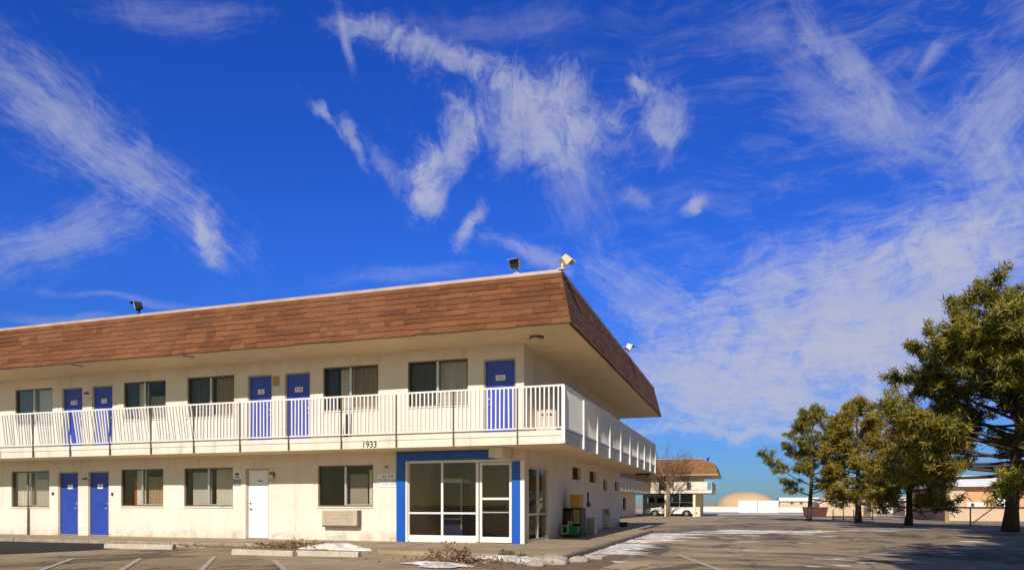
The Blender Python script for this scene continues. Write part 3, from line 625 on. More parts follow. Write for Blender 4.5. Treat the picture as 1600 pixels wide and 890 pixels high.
def soffit_lamp(x, y, r, label, h=.10):
    t = thing('ceiling_lamp', label, 'lamp', (x, y, Z0-.036), 'lamps under the roof eave')
    p = MB(); p.tube([(x,y,Z0-.037),(x,y,Z0-.037-h*.35)], r, 16, smooth=False); p.build('lamp_base', MAT['bronze_metal'], t)
    p = MB(); p.tube([(x,y,Z0-.037-h*.36),(x,y,Z0-.037-h*.8),(x,y,Z0-.037-h)], [r*.92,r*.86,r*.4], 16); p.build('lamp_shade', MAT['lamp_cream'], t)
soffit_lamp(-5.55, 19.1, .20, 'round cream ceiling lamp under the eave at the motel corner', .16)
soffit_lamp(-16.9, 18.25, .16, 'flat bronze lamp under the front eave above the brown curtained window', .06)
soffit_lamp(-21.6, 18.25, .16, 'flat bronze lamp under the front eave between left doors and the window', .06)
t = thing('junction_box', 'small square cream box under the eave beside the round lamp', 'junction box', (-5.95,19.35,Z0-.036))
p = MB(); p.box(-6.08,-5.82,19.22,19.48,Z0-.10,Z0-.037); p.build('cover', MAT['soffit'], t, bevel=.006); p = MB(); p.tube([(-6.13,19.35,Z0-.06),(-6.13,19.79,Z0-.06)], .02, 6); p.build('conduit', MAT['soffit'], t)
t = thing('ventilation_cover', 'tan rectangular vent cover on upper wall between two blue doors', 'vent', (-14.735,YF,5.05))
p = MB(); p.box(-14.86,-14.61,YF-.03,YF-.002,5.04,5.37); p.build('frame', MAT['rust_beige'], t)
p = MB()
for i in range(6): p.box(-14.83,-14.64,YF-.045,YF-.032,5.075+.046*i,5.10+.046*i)
p.build('louvre', MAT['rust_beige'], t)
t = thing('wall_lamp', 'brass and glass wall lantern beside the plain white door', 'lamp', (-14.85,YF,1.93))
p = MB(); p.box(-14.91,-14.79,YF-.03,YF-.002,2.02,2.2); p.tube([(-14.85,YF-.03,2.14),(-14.85,YF-.12,2.18)], .015, 6); p.build('bracket', MAT['brass'], t)
p = MB(); p.tube([(-14.85,YF-.12,2.21),(-14.85,YF-.12,2.13)], [.03,.085], 10); p.tube([(-14.85,YF-.12,1.96),(-14.85,YF-.12,1.93)], [.06,.03], 10); p.build('cap', MAT['brass'], t)
p = MB(); p.tube([(-14.85,YF-.12,2.128),(-14.85,YF-.12,1.962)], [.075,.055], 10); p.build('lamp_glass', MAT['lamp_glass'], t)
t = thing('air_conditioner', 'beige wall air conditioner under the ground floor window beside the lobby', 'air conditioner', (-12.2,YF,.42))
p = MB(); p.box(-12.86,-11.58,YF-.20,YF-.003,.46,.95); p.build('casing', MAT['ac_beige'], t, bevel=.015)
p = MB()
for i in range(9): p.box(-12.80,-11.75,YF-.212,YF-.203,.52+.045*i,.538+.045*i)
p.build('grille', MAT['ac_beige'], t); p = MB(); p.box(-12.86,-11.58,YF-.19,YF-.004,.415,.455); p.box(-11.575,-11.53,YF-.19,YF-.004,.43,.95); p.build('sleeve', MAT['bronze_metal'], t)
t = thing('notice_sign', 'white notice with three lines of black writing left of the blue lobby frame', 'sign', (-10.65,YF,1.68))
p = MB(); p.box(-10.96,-10.32,YF-.02,YF-.002,1.68,2.10); p.build('board', MAT['sign_white'], t)
p = MB(); p.text('ALL THE', .105, (-10.60,YF-.0205,2.00), (1,0,0), (0,0,1), .001); p.text('FILTER IN ON', .10, (-10.62,YF-.0205,1.885), (1,0,0), (0,0,1), .001); p.text('ALLOWED AREA', .085, (-10.63,YF-.0205,1.76), (1,0,0), (0,0,1), .001); p.build('lettering', MAT['ink'], t)
t = thing('room_number', 'small dark room number on the wall above the white notice', 'number sign', (-10.65,YF,2.26))
p = MB(); p.text('#1', .13, (-10.63,YF-.01,2.31), (1,0,0), (0,0,1), .006); p.build('digits', MAT['bronze_metal'], t)
t = thing('parking_sign', 'white square sign with a blue symbol between window and white door', 'sign', (-16.28,YF,1.78))
p = MB(); p.box(-16.45,-16.12,YF-.018,YF-.002,1.985,2.22); p.build('board', MAT['sign_white'], t)
p = MB(); p.prism([(-16.38,2.185),(-16.185,2.185),(-16.215,2.11),(-16.35,2.11)], 'y', YF-.021, YF-.0185); p.box(-16.375,-16.185,YF-.021,YF-.0185,2.035,2.075); p.build('symbol', MAT['sign_blue'], t)
p = MB(); p.box(-16.45,-16.13,YF-.014,YF-.002,1.76,1.98); p.build('lower_plate', MAT['grey_metal'], t)

# on the balcony
t = thing('storage_cabinet', 'pinkish beige storage cabinet standing on the balcony round the corner', 'cabinet', (-5.75,21.2,FLOOR2))
p = MB(); p.box(-6.10,-5.45,20.9,21.5,FLOOR2+.005,FLOOR2+1.35); p.build('casing', MAT['cabinet_beige'], t, bevel=.01)
p = MB(); p.box(-6.08,-5.785,20.875,20.898,FLOOR2+.05,FLOOR2+1.33); p.build('door', MAT['cabinet_beige'], t); p = MB(); p.box(-5.765,-5.47,20.875,20.898,FLOOR2+.05,FLOOR2+1.33); p.build('door', MAT['cabinet_beige'], t)
p = MB(); p.box(-5.9,-5.82,20.84,20.873,FLOOR2+.74,FLOOR2+.79); p.box(-5.72,-5.58,20.84,20.873,FLOOR2+.74,FLOOR2+.79); p.build('handle', MAT['black_metal'], t)
t = thing('ash_bin', 'slim black ash bin standing on the balcony left of the address number', 'bin', (-11.35,18.6,FLOOR2))
p = MB(); p.box(-11.45,-11.30,18.5,18.7,FLOOR2,FLOOR2+.05); p.tube([(-11.38,18.6,FLOOR2+.05),(-11.35,18.6,FLOOR2+.72)], [.075,.06], 10); p.build('body', MAT['black_plastic'], t)
p = MB(); p.tube([(-11.21,18.62,FLOOR2+.02),(-11.18,18.6,FLOOR2+.74)], .018, 6); p.build('handle', MAT['black_plastic'], t)

# in the lobby
t = thing('vending_machine', 'tall dark vending machine with a white top seen through the lobby window', 'vending machine', (-9.2,22.2,-.03))
p = MB(); p.box(-9.62,-8.95,21.9,22.6,-.025,1.85); p.build('casing', MAT['navy_plastic'], t); p = MB(); p.box(-9.63,-8.94,21.86,22.6,1.853,1.99); p.build('top_panel', MAT['sign_white'], t)
p = MB(); p.box(-8.99,-8.95,21.86,21.898,.3,1.85); p.box(-9.6,-9.0,21.87,21.898,.62,.67); p.build('trim', MAT['aluminium'], t)
t = thing('reception_counter', 'brown panelled reception counter inside the lobby behind the glass', 'counter', (-8.0,23.4,-.03))
p = MB(); p.box(-9.0,-6.9,23.2,23.7,-.025,.95); p.build('front_panel', MAT['wood'], t); p = MB(); p.box(-9.05,-6.85,23.1,23.75,.953,1.0); p.build('counter_top', MAT['dark_interior'], t)
t = thing('brochure_rack', 'dark wire rack of white papers behind the lobby side window', 'rack', (-6.75,21.2,-.03))
p = MB()
for z in (.02,.35,.6,.85,1.15,1.5,1.8): p.box(-6.95,-6.55,20.6,21.9,z,z+.025)
for x, y in ((-6.95,20.6),(-6.57,20.6),(-6.95,21.88),(-6.57,21.88)): p.box(x,x+.025,y,y+.025,-.025,1.85)
p.build('frame', MAT['black_metal'], t)
for y, z in ((20.75,.88),(20.95,.63),(21.3,1.18),(21.6,.88),(20.8,1.53),(21.45,.38)):
    p = MB(); p.box(-6.85,-6.62,y,y+.16,z,z+.19); p.build('paper_stack', MAT['sign_white'], t)

# against the side wall
t = thing('utility_shelf', 'black shelving unit with tan boxes against the shaded side wall', 'shelf', (-5.8,24.8,-.02))
p = MB(); p.box(-6.10,-6.07,24.4,25.2,-.015,1.0); p.box(-5.50,-5.47,24.4,25.2,-.015,1.0); p.box(-6.07,-5.5,24.4,25.2,.97,1.0); p.box(-6.07,-5.5,24.4,25.2,.42,.45); p.box(-6.07,-5.5,25.17,25.2,-.01,.97); p.build('frame', MAT['black_plastic'], t)
p = MB(); p.box(-6.04,-5.78,24.42,25.1,.46,.9); p.box(-6.04,-5.75,24.45,25.1,.0,.38); p.build('dark_tray', MAT['black_plastic'], t)
t = thing('cardboard_box', 'tan cardboard box on the upper level of the black shelf', 'box', (-5.63,24.7,.45)); p = MB(); p.box(-5.745,-5.515,24.41,25.0,.452,.95); p.build('body', MAT['cardboard'], t); p = MB(); p.box(-5.745,-5.515,24.406,24.409,.66,.70); p.build('tape', MAT['wood'], t)
t = thing('cardboard_box', 'tan cardboard box on the lowest level of the black shelf', 'box', (-5.63,24.7,-.01)); p = MB(); p.box(-5.735,-5.515,24.41,25.0,-.008,.36); p.build('body', MAT['cardboard'], t); p = MB(); p.box(-5.735,-5.515,24.406,24.409,.16,.2); p.build('tape', MAT['wood'], t)
t = thing('crate', 'amber yellow plastic crate on top of the black shelf by the side wall', 'crate', (-5.68,24.8,1.0))
p = MB(); p.box(-5.88,-5.53,24.42,25.1,1.004,1.05); p.box(-5.88,-5.85,24.42,25.1,1.05,1.44); p.box(-5.56,-5.53,24.42,25.1,1.05,1.44); p.box(-5.85,-5.56,24.42,24.45,1.05,1.44); p.box(-5.85,-5.56,25.07,25.1,1.05,1.44); p.build('body', MAT['amber_plastic'], t, bevel=.008)
p = MB(); p.box(-5.90,-5.51,24.40,25.12,1.442,1.475); p.build('lid', MAT['amber_plastic'], t)
t = thing('mop_bucket', 'green mop bucket with pale green wringer on the side walk', 'bucket', (-5.68,24.1,-.02))
p = MB(); p.hexa([(-5.86,23.9,.06),(-5.52,23.9,.06),(-5.52,24.3,.06),(-5.86,24.3,.06)], [(-5.92,23.84,.36),(-5.46,23.84,.36),(-5.46,24.36,.36),(-5.92,24.36,.36)]); p.build('bucket', MAT['green_plastic'], t, bevel=.02)
p = MB()
for a in ((-6.02,-5.98,.10,.40),(-5.80,-5.76,.10,.40),(-5.98,-5.80,.36,.40),(-5.98,-5.80,.10,.15)): p.box(a[0],a[1],23.74,23.82,a[2],a[3])
p.build('wringer', MAT['pale_green_plastic'], t, bevel=.008)
for x, y in ((-5.84,23.92),(-5.54,23.92),(-5.84,24.28),(-5.54,24.28)):
    p = MB(); p.tube([(x-.015,y,.02),(x+.015,y,.02)], .038, 10); p.build('caster', MAT['rubber'], t)
for dx, lab, top in ((0,'pale mop handle leaning from the green bucket, the taller of two','.95'),(.1,'pale broom handle leaning from the green bucket, the shorter of two','.85')):
    t = thing('mop' if dx == 0 else 'broom', lab, 'mop' if dx == 0 else 'broom', (-5.86+dx,24.05,.1)); p = MB(); p.tube([(-5.86+dx,24.05,.12),(-5.70+dx,24.30,float(top))], .014, 6); p.build('handle', MAT['wood'], t); p = MB(); p.tube([(-5.86+dx,24.05,.37),(-5.82+dx,24.12,.55)], [.05,.02], 8); p.build('head', MAT['pale_green_plastic'], t)
t = thing('utility_box', 'grey metal utility box with pale edge on the walk beside the shelf', 'utility box', (-5.42,26.2,-.02))
p = MB(); p.box(-5.62,-5.30,26.,26.5,-.015,.62); p.build('casing', MAT['grey_metal'], t); p = MB(); p.box(-5.297,-5.255,25.99,26.05,-.015,.64); p.build('edge_strip', MAT['white_paint'], t)
t = thing('wall_phone', 'black cord and small box hanging on the shaded side wall', 'utility fitting', (XC,28.7,1.05))
p = MB(); p.tube([(XC+.03,28.6,1.62),(XC+.03,28.65,1.2)], .035, 6); p.build('cord', MAT['black_plastic'], t); p = MB(); p.box(XC+.004,XC+.09,28.5,28.9,1.03,1.2); p.build('box', MAT['black_plastic'], t)
t = thing('planter_pot', 'small dark pot at the foot of the side wall near the far end', 'pot', (-5.8,35.6,-.02)); p = MB(); p.tube([(-5.8,35.6,-.015),(-5.8,35.6,.2)], [.18,.24], 12); p.build('pot', MAT['black_plastic'], t); p = MB(); p.tube([(-5.8,35.6,.2),(-5.8,35.6,.21)], .225, 12); p.build('soil', MAT['soil'], t)

# ------------------------------------------------------------------ front beds, wheel stops, shrubs, rocks, snow
def wheel_stop(x, y, L, ang, label):
    t = thing('wheel_stop', label, 'wheel stop', (x, y, -.12), 'concrete wheel stops before the motel'); t.rotation_euler.z = ang
    p = MB(); n = 8; prof = [(-.09,0),(.09,0),(.07,.10),(.045,.135),(-.045,.135),(-.07,.10)]; p.prism(prof, 'x', -L/2, L/2)
    me = p.build('bar', MAT['wheel_stop'], None, bevel=.012); me.parent = t
    p = MB()
    for e in (-.7, .7): p.tube([(e*L/2,0,.125),(e*L/2,0,.15)], .018, 8)
    me = p.build('spike', MAT['pipe_metal'], None); me.parent = t
wheel_stop(-16.3, 15.75, 2.3, R(4), 'pale concrete wheel stop beside the black asphalt patch')
wheel_stop(-11.35, 14.75, 1.9, R(-4), 'broad pale concrete wheel stop in front of the white door')
wheel_stop(-9.6, 14.9, 1.7, R(2), 'pale concrete wheel stop before the snowy leaf strip')
def blob(mb, cx, cy, rx, ry, h, z, seed, mi=0, rot=0, rough=.35):
    rr = random.Random(seed); n = 22; ph = [rr.uniform(0, 6.28) for _ in range(5)]; am = [rr.uniform(.3,1)*rough/(k+1)**.6 for k in range(5)]
    def rad(t): return 1 + sum(am[k]*math.sin((k+2)*t + ph[k]) for k in range(5))
    rings = [(1.,0.),(.8,.45),(.55,.8),(.28,.97)]; base = len(mb.v)
    for r_, hh in rings:
        for k_ in range(n):
            t_ = 2*math.pi*k_/n; q = rad(t_)*r_; x, y = math.cos(t_)*q*rx, math.sin(t_)*q*ry; hz = h*hh*rr.uniform(.72,1.15)
            mb.v.append((cx + x*math.cos(rot)-y*math.sin(rot), cy + x*math.sin(rot)+y*math.cos(rot), z+hz))
    mb.v.append((cx, cy, z+h))
    for j in range(len(rings)-1):
        for k_ in range(n):
            mb.f.append((base+j*n+k_, base+j*n+(k_+1)%n, base+(j+1)*n+(k_+1)%n, base+(j+1)*n+k_)); mb.m.append(mi); mb.sm.append(True)
    for k_ in range(n): mb.f.append((base+3*n+k_, base+3*n+(k_+1)%n, base+4*n)); mb.m.append(mi); mb.sm.append(True)
bed = MB(); blob(bed, -5.3, 14.2, 1.75, 1.1, .07, -.115, 5); blob(bed, -3.3, 14.4, .9, 2.2, .05, -.118, 6); blob(bed, -12.2, 16.9, 2.6, .4, .06, -.116, 8); struct(bed.build('planting_bed', MAT['soil']))
sn = MB(); rs = random.Random(77)
for i, (x, y, rx, ry, h, z) in enumerate([(-4.95,14.75,.85,.42,.10,-.07),(-4.6,14.2,.5,.3,.09,-.07),(-5.9,13.2,.85,.3,.07,-.09),(-10.6,16.95,.8,.28,.17,-.1),(-11.3,17.0,.55,.2,.12,-.1),(-9.9,16.75,.55,.16,.08,-.1)]):
    blob(sn, x, y, rx, ry, h, z, 40+i, 0, rs.uniform(-.15,.15), .5)
for x, y, sx_, sy_, n_, r_ in ((-3.45,18.4,.14,1.2,16,.22),(-3.4,22.,.18,1.6,22,.26),(-3.2,26.,.25,1.6,20,.3),(-2.9,29.4,.3,1.2,12,.3),(-14.6,17.,.6,.1,12,.14),(-17.,17.,.5,.1,9,.12),(-.2,33.2,1.0,.8,16,.30),(1.2,34.6,1.1,.7,12,.30),
      (1.4,30.5,1.2,.8,4,.2),(4.2,36.5,2.4,.6,3,.26),(2.6,17.6,1.2,.3,8,.13),(.9,16.,.8,.25,4,.1),(4.4,20.4,1.2,.35,7,.14),(3.,15.,.8,.2,6,.1),(5.6,23.6,1.2,.4,7,.16),(1.8,24.6,1.2,.4,4,.13),(7.,27.,1.,.4,5,.18),(1.6,20.5,1.4,.3,4,.1)):
    for k_ in range(n_):
        q = r_*rs.uniform(.35,1.5); blob(sn, x+rs.gauss(0,sx_), y+rs.gauss(0,sy_), q*rs.uniform(1.2,2.6), q*rs.uniform(.3,.7), min(.05, q*.07), -.122 if y < 38 else gz(y), rs.random(), 0, rs.uniform(-.3,.3), .6)
o = sn.build('snow', MAT['snow']); tag(o, 'thin melting snow patches lying on the lot and along the kerbs', 'snow', kind='stuff')
lv = MB(); rr = random.Random(9)
def leaf(mb, p, s, rr):
    d = Vector((rr.gauss(0,1), rr.gauss(0,1), rr.gauss(0,.5))).normalized(); e = d.cross(Vector((rr.gauss(0,1), rr.gauss(0,1), rr.gauss(0,1)))).normalized()
    p = Vector(p); mb.poly([p-d*s, p+e*s*.5, p+d*s, p-e*s*.5])
for i in range(900):
    x = rr.gauss(-12.0,.55); y = 16.95+rr.gauss(0,.16); leaf(lv, (x, y, -.05+abs(rr.gauss(0,.07))), rr.uniform(.03,.07), rr)
for i in range(500): leaf(lv, (rr.gauss(-5.5,.7), rr.gauss(13.9,.45), -.05+abs(rr.gauss(0,.03))), rr.uniform(.02,.05), rr)
for i in range(350): leaf(lv, (rr.uniform(-19,-9), 17.1+rr.gauss(0,.15), -.1+abs(rr.gauss(0,.02))), rr.uniform(.025,.05), rr)
o = lv.build('leaf_litter', MAT['dead_leaf']); tag(o, 'brown dead leaves heaped along the kerb and in the bed', 'leaf litter', kind='stuff')
def twiggy(mb, p, d, L, r, depth, rr, leaves=None, spread=.7):
    p = Vector(p); d = Vector(d).normalized(); pts = [p]; q = p.copy(); dd = d.copy()
    for _ in range(3):
        dd = (dd + Vector((rr.gauss(0,.12), rr.gauss(0,.12), rr.gauss(0,.10)))).normalized(); q = q + dd*L/3; pts.append(q.copy())
    mb.tube(pts, [r, r*.85, r*.7, r*.5], 5 if depth > 1 else 3, 0, False)
    if depth == 0:
        if leaves is not None:
            for _ in range(rr.randint(1,3)): leaf(leaves, q + Vector((rr.gauss(0,.03), rr.gauss(0,.03), rr.gauss(0,.03))), rr.uniform(.02,.045), rr)
        return
    for _ in range(rr.randint(2,4)):
        k_ = rr.choice((1,2,3)); nd = (dd + Vector((rr.gauss(0,spread), rr.gauss(0,spread), rr.gauss(.1,spread*.7)))).normalized()
        twiggy(mb, pts[k_], nd, L*rr.uniform(.55,.8), r*.55, depth-1, rr, leaves, spread)
def shrub(name, x, y, z, label, n, L, depth, seed, leafmat, twmat='twig', up=1.):
    t = thing(name, label, 'shrub', (x, y, z)); rr = random.Random(seed); st, lf = MB(), MB()
    for _ in range(n): twiggy(st, (x+rr.gauss(0,.06), y+rr.gauss(0,.06), z), (rr.gauss(0,.8), rr.gauss(0,.6), up*rr.uniform(.4,1)), L*rr.uniform(.6,1.1), .010, depth, rr, lf)
    st.build('stems', MAT[twmat], t); lf.build('leaves', MAT[leafmat], t)
shrub('dead_shrub', -5.65, 13.75, -.08, 'leggy brown dead shrub with dry leaves in the bed before the lobby', 9, .26, 3, 3, 'dead_leaf')
shrub('dead_shrub', -6.15, 13.6, -.08, 'low brown dead shrub left of the taller one in the bed', 6, .18, 3, 4, 'dead_leaf')
shrub('dry_weed', -6.55, 15.3, -.11, 'single thin dry weed growing from the concrete before the lobby', 2, .22, 2, 5, 'dead_leaf', up=2.)
shrub('green_weed', -5.1, 15.15, -.06, 'yellow green tuft growing in the snow before the blue post', 14, .10, 2, 6, 'weed_green')
shrub('green_weed', -4.6, 14.75, -.06, 'small olive tuft at the snow edge nearer the kerb', 10, .08, 2, 7, 'weed_green')
def rock(x, y, s, seed, label, sq=.6):
    mb_ = MB(); rr = random.Random(seed); n, mrows = 12, 7; c_ = []
    ph = [(rr.uniform(0,6), rr.uniform(0,6), rr.uniform(1,3.5)) for _ in range(5)]; base = 0
    for j in range(mrows):
        th = math.pi*j/(mrows-1)
        for k_ in range(n):
            f_ = 2*math.pi*k_/n; q = s*(1+.16*sum(math.sin(a*f_*1.0//1+f_*2+a)*math.sin(b_+th*c2) for a, b_, c2 in ph)/2)
            mb_.v.append((x+q*math.sin(th)*math.cos(f_)*1.3, y+q*math.sin(th)*math.sin(f_), -.1+s*sq*.5+q*sq*math.cos(th)))
    for j in range(mrows-1):
        for k_ in range(n): mb_.f.append((j*n+k_, (j+1)*n+k_, (j+1)*n+(k_+1)%n, j*n+(k_+1)%n)); mb_.m.append(0); mb_.sm.append(rr.random() < .5)
    tag(mb_.build('rock', MAT['rock']), label, 'rock', 'rocks at the end of the kerb')
rock(-3.75, 14.2, .24, 1, 'largest pale rock at the end of the kerb'); rock(-3.35, 14.75, .17, 2, 'grey rock close beside the kerb end'); rock(-3.95, 13.55, .15, 3, 'low tan rock in front of the largest pale rock'); rock(-3.15, 15.6, .13, 4, 'small rock at the foot of the grey kerb'); rock(-4.3, 13.7, .10, 5, 'smallest rock left of the others near the snow')

# ------------------------------------------------------------------ back wing
gzw = -.5; WF = gzw+.1
wing = thing('back_wing_building', 'cream rear motel wing with brown mansard roof and balcony over the drive', 'building', (-9, 90, gzw))
ST, SB = 2.70, 2.35      # balcony slab
WX = -5.2; BX = -3.7     # wall end, balcony end
p = MB()
wall_with_holes(p, -13.6, WX, ST, 4.9, [(-10.4,-9.3,ST,4.7), (-7.55,-6.35,3.2,4.55)], lambda x, d, z: (x, 89.4+d, z), .2); p.box(WX-.2, WX-.003, 89.61, 100, ST, 4.9); p.build('upper_wall', MAT['cream_block'], wing)
p = MB(); wall_with_holes(p, -13.0, -8.2, gzw, SB, [(-12.4,-11.5,1.2,1.9),(-11.1,-10.2,1.2,1.9),(-9.8,-9.1,1.2,1.9)], lambda x, d, z: (x, 96+d, z), .2); p.build('lower_wall', MAT['cream_block'], wing); p = MB(); p.box(-8.2, WX+.0, 97.6, 97.8, gzw, SB); p.build('lower_wall', MAT['cream_block'], wing)
p = MB(); p.box(-6.1, WX, 90.2, 97.5, gzw, SB-.003); p.build('end_wall', MAT['soffit'], wing)
p = MB(); p.box(-12.3,-9.2,96.22,96.26,1.1,2.0); p.build('window', MAT['dark_interior'], wing)
p = MB(); p.box(-7.5,-6.4,89.62,89.66,3.2,4.55); p.build('window', MAT['curtain_grey'], wing); p = MB(); p.box(-10.38,-9.32,89.62,89.66,ST,4.7); p.build('door', MAT['bronze_metal'], wing)
p = MB(); p.box(-16, BX, 87.6, 100, SB, ST); bs = p.build('balcony', MAT['cream_trim'], wing)
p = MB(); p.box(-13.4,-9.9,87.60,87.66,ST+.05,ST+.98); p.box(-8.15,-6.6,87.60,87.66,ST+.05,ST+.98); p.box(-6.1,BX-.5,87.60,87.66,ST+.05,ST+.98); p.build('railing_panel', MAT['cream_trim'], bs)
p = MB()
for i in range(14): p.box(BX-.05, BX, 87.6+i*.9, 87.66+i*.9, ST, ST+.95)
p.box(BX-.06, BX+.01, 87.6, 100, ST+.95, ST+1.0); p.box(-13.4, BX, 87.58, 87.66, ST+.98, ST+1.04); p.build('railing', MAT['aluminium'], bs)
for x, lab in ((-8.93,None),(-5.75,None)):
    p = MB(); p.box(x-.33 if x < -7 else x-.14, x+.3 if x < -7 else x+.14, 87.9, 88.4, gzw, SB-.002); p.build('column', MAT['cream_trim'], wing)
p = MB(); p.box(-13.2,-11.9,89.1,89.38,ST,4.6); p.box(-8.9,-8.1,88.9,89.38,ST,4.6); p.build('pier', MAT['white_paint'], wing)
rz0, rz1 = 4.55, 6.42
p = MB(); B4 = [(-17,86.6,rz0),(-2.95,86.6,rz0),(-2.95,102,rz0),(-17,102,rz0)]; M4 = [(-17,86.75,rz0+1.25),(-3.35,86.75,rz0+1.25),(-3.35,101.8,rz0+1.25),(-17,101.8,rz0+1.25)]; T4 = [(-17,87.4,rz1),(-4.9,87.4,rz1),(-4.9,101,rz1),(-17,101,rz1)]
p.hexa(B4, M4); p.hexa([(x, y, z+.003) for x, y, z in M4], T4); wr = p.build('roof', MAT['shingle_far'], wing)
p = MB(); p.box(-17,-4.85,87.3,87.6,rz1+.003,rz1+.09); p.build('roof_edge', MAT['flashing'], wr)
p = MB(); p.box(-17,-2.95,86.6,102,rz0-.06,rz0-.004); p.build('soffit', MAT['soffit'], wr)
# the arm of the wing that comes towards the motel
arm = thing('side_wing_building', 'long low balcony arm of the rear wing running back behind the motel', 'building', (-13, 76, gzw))
p = MB(); wall_with_holes(p, 62, 86.5, gzw, 5.2, [(64.,66.,.0,1.75),(67.,68.6,-.45,1.75),(69.6,71.2,.4,1.75),(73.,75.,-.45,1.75),(77.,79.5,.4,1.75)], lambda y, d, z: (-12.6-d, y, z), .2); p.build('side_wall', MAT['cream_block'], arm)
p = MB(); p.box(-22,-12.62,62.01,62.2,gzw,5.2); p.build('end_wall', MAT['cream_block'], arm); p = MB(); p.box(-13.1,-12.95,62.3,86.4,gzw,2.3); p.build('window', MAT['dark_interior'], arm)
p = MB(); p.box(-20,-11.0,62.,86.5,2.28,2.62); ab = p.build('balcony', MAT['cream_trim'], arm); p = MB(); p.box(-11.05,-10.99,62,86.5,2.66,3.6); p.build('railing_panel', MAT['aged_cream'], ab)
for i in range(12): p = MB(); p.box(-10.985,-10.94,62.2+i*2.1,62.3+i*2.1,2.3,3.62); p.build('post', MAT['white_paint'], ab)
p = MB(); p.hexa([(-22,61,4.8),(-10.7,61,4.8),(-10.7,86.4,4.8),(-22,86.4,4.8)], [(-22,61.4,6.3),(-11.1,61.4,6.3),(-11.1,86.4,6.3),(-22,86.4,6.3)]); p.build('roof', MAT['shingle_far'], arm)
p = MB()
for y in (66.2,72.2,76.): p.box(-12.59,-12.5,y,y+.5,gzw,2.2)
p.build('pilaster', MAT['white_paint'], arm)
t = thing('trash_bin', 'black bin against the far arm of the rear wing', 'bin', (-11.9,64.6,gzw)); p = MB(); p.hexa([(-12.2,64.3,gz(64)),(-11.6,64.3,gz(64)),(-11.6,64.9,gz(64)),(-12.2,64.9,gz(64))],[(-12.3,64.2,.7),(-11.5,64.2,.7),(-11.5,65.,.7),(-12.3,65.,.7)]); p.build('body', MAT['black_plastic'], t); p = MB(); p.box(-12.33,-11.47,64.17,65.03,.703,.78); p.build('lid', MAT['black_plastic'], t)
floodlight(-4.2, 88., rz1-.35, (.9,.1,-.2), 'small dark floodlight on the right end of the rear wing roof', 'black_metal', 'black_plastic', .5)

# parked car under the wing
car = thing('parked_car', 'white sport utility car parked under the rear wing behind its column', 'car', (-8.6, 91., gzw))
cx, cy, cz = -8.75, 90.9, gzw
low = [(-2.85,.42),(-2.88,.62),(-2.80,.86),(-2.45,.98),(-1.35,1.10),(2.70,1.12),(2.82,.95),(2.85,.5),(2.75,.36),(2.32,.34),(2.24,.62),(1.98,.80),(1.62,.80),(1.36,.62),(1.28,.34),(-1.28,.34),(-1.36,.62),(-1.62,.80),(-1.98,.80),(-2.24,.62),(-2.32,.34),(-2.7,.34)]
top = [(-1.30,1.10),(-.62,1.66),(-.2,1.76),(2.25,1.78),(2.48,1.70),(2.70,1.12)]
p = MB(); p.prism([(cx+x*1.08, cz+z) for x, z in low], 'y', cy-.95, cy+.95)
h0 = [(cx+x*1.08, cz+z) for x, z in top]; n = len(h0)
for sgn in (-1, 1): p.poly([(x, cy+sgn*(.92-.16*min(1,max(0,(z-cz-1.1)/.66))), z) for x, z in h0])
for i in range(n-1):
    q = []
    for (x, z), sg in ((h0[i],-1),(h0[i+1],-1),(h0[i+1],1),(h0[i],1)): q.append((x, cy+sg*(.92-.16*min(1,max(0,(z-cz-1.1)/.66))), z))
    p.poly(q)
p.build('body', MAT['car_white'], car, bevel=.03)
def cwin(a):
    pts = [(cx+x*1.08, cy-(.925-.16*min(1,max(0,(z-1.1)/.66)))-.004, cz+z) for x, z in a]; q = MB(); q.poly(pts); q.poly([(x, y+.002, z) for x, y, z in reversed(pts)]); q.build('window', MAT['car_glass'], car)
cwin([(-1.12,1.14),(-.55,1.62),(-.18,1.68),(-.18,1.14)]); cwin([(-.10,1.14),(-.10,1.69),(.95,1.70),(.95,1.14)]); cwin([(1.03,1.14),(1.03,1.70),(2.2,1.70),(2.42,1.62),(2.56,1.14)])
q = MB(); q.poly([(cx-1.32*1.08-.003, cy-.84, cz+1.13),(cx-.66*1.08-.003, cy-.75, cz+1.64),(cx-.66*1.08-.003, cy+.75, cz+1.64),(cx-1.32*1.08-.003, cy+.84, cz+1.13)]); q.build('windscreen', MAT['car_glass'], car)
for wx in (-1.8, 1.8):
    for sg in (-1, 1):
        q = MB(); q.tube([(cx+wx*1.08, cy+sg*.97, cz+.37),(cx+wx*1.08, cy+sg*.72, cz+.37)], .37, 20); wo = q.build('wheel', MAT['rubber'], car)
        q = MB(); q.tube([(cx+wx*1.08, cy+sg*.976, cz+.37),(cx+wx*1.08, cy+sg*.96, cz+.37)], .21, 14); q.build('rim', MAT['chrome'], wo)
for sg in (-1, 1):
    q = MB(); q.box(cx-3.10, cx-2.95, cy+sg*.62-.2, cy+sg*.62+.2, cz+.66, cz+.84); q.build('headlight', MAT['head_lamp'], car)
    q = MB(); q.box(cx+2.98, cx+3.06, cy+sg*.84-.09, cy+sg*.84+.09, cz+.75, cz+1.06); q.build('tail_light', MAT['tail_lamp'], car)
for a, b_ in ((-3.22,-3.08),(3.06,3.2)):
    q = MB(); q.box(cx+a, cx+b_, cy-.93, cy+.93, cz+.40, cz+.60); q.build('bumper', MAT['grey_metal'], car, bevel=.03)
q = MB()
for x in (-.14,.99): q.box(cx+x*1.08-.008, cx+x*1.08+.008, cy-.954, cy-.951, cz+.42, cz+1.1)
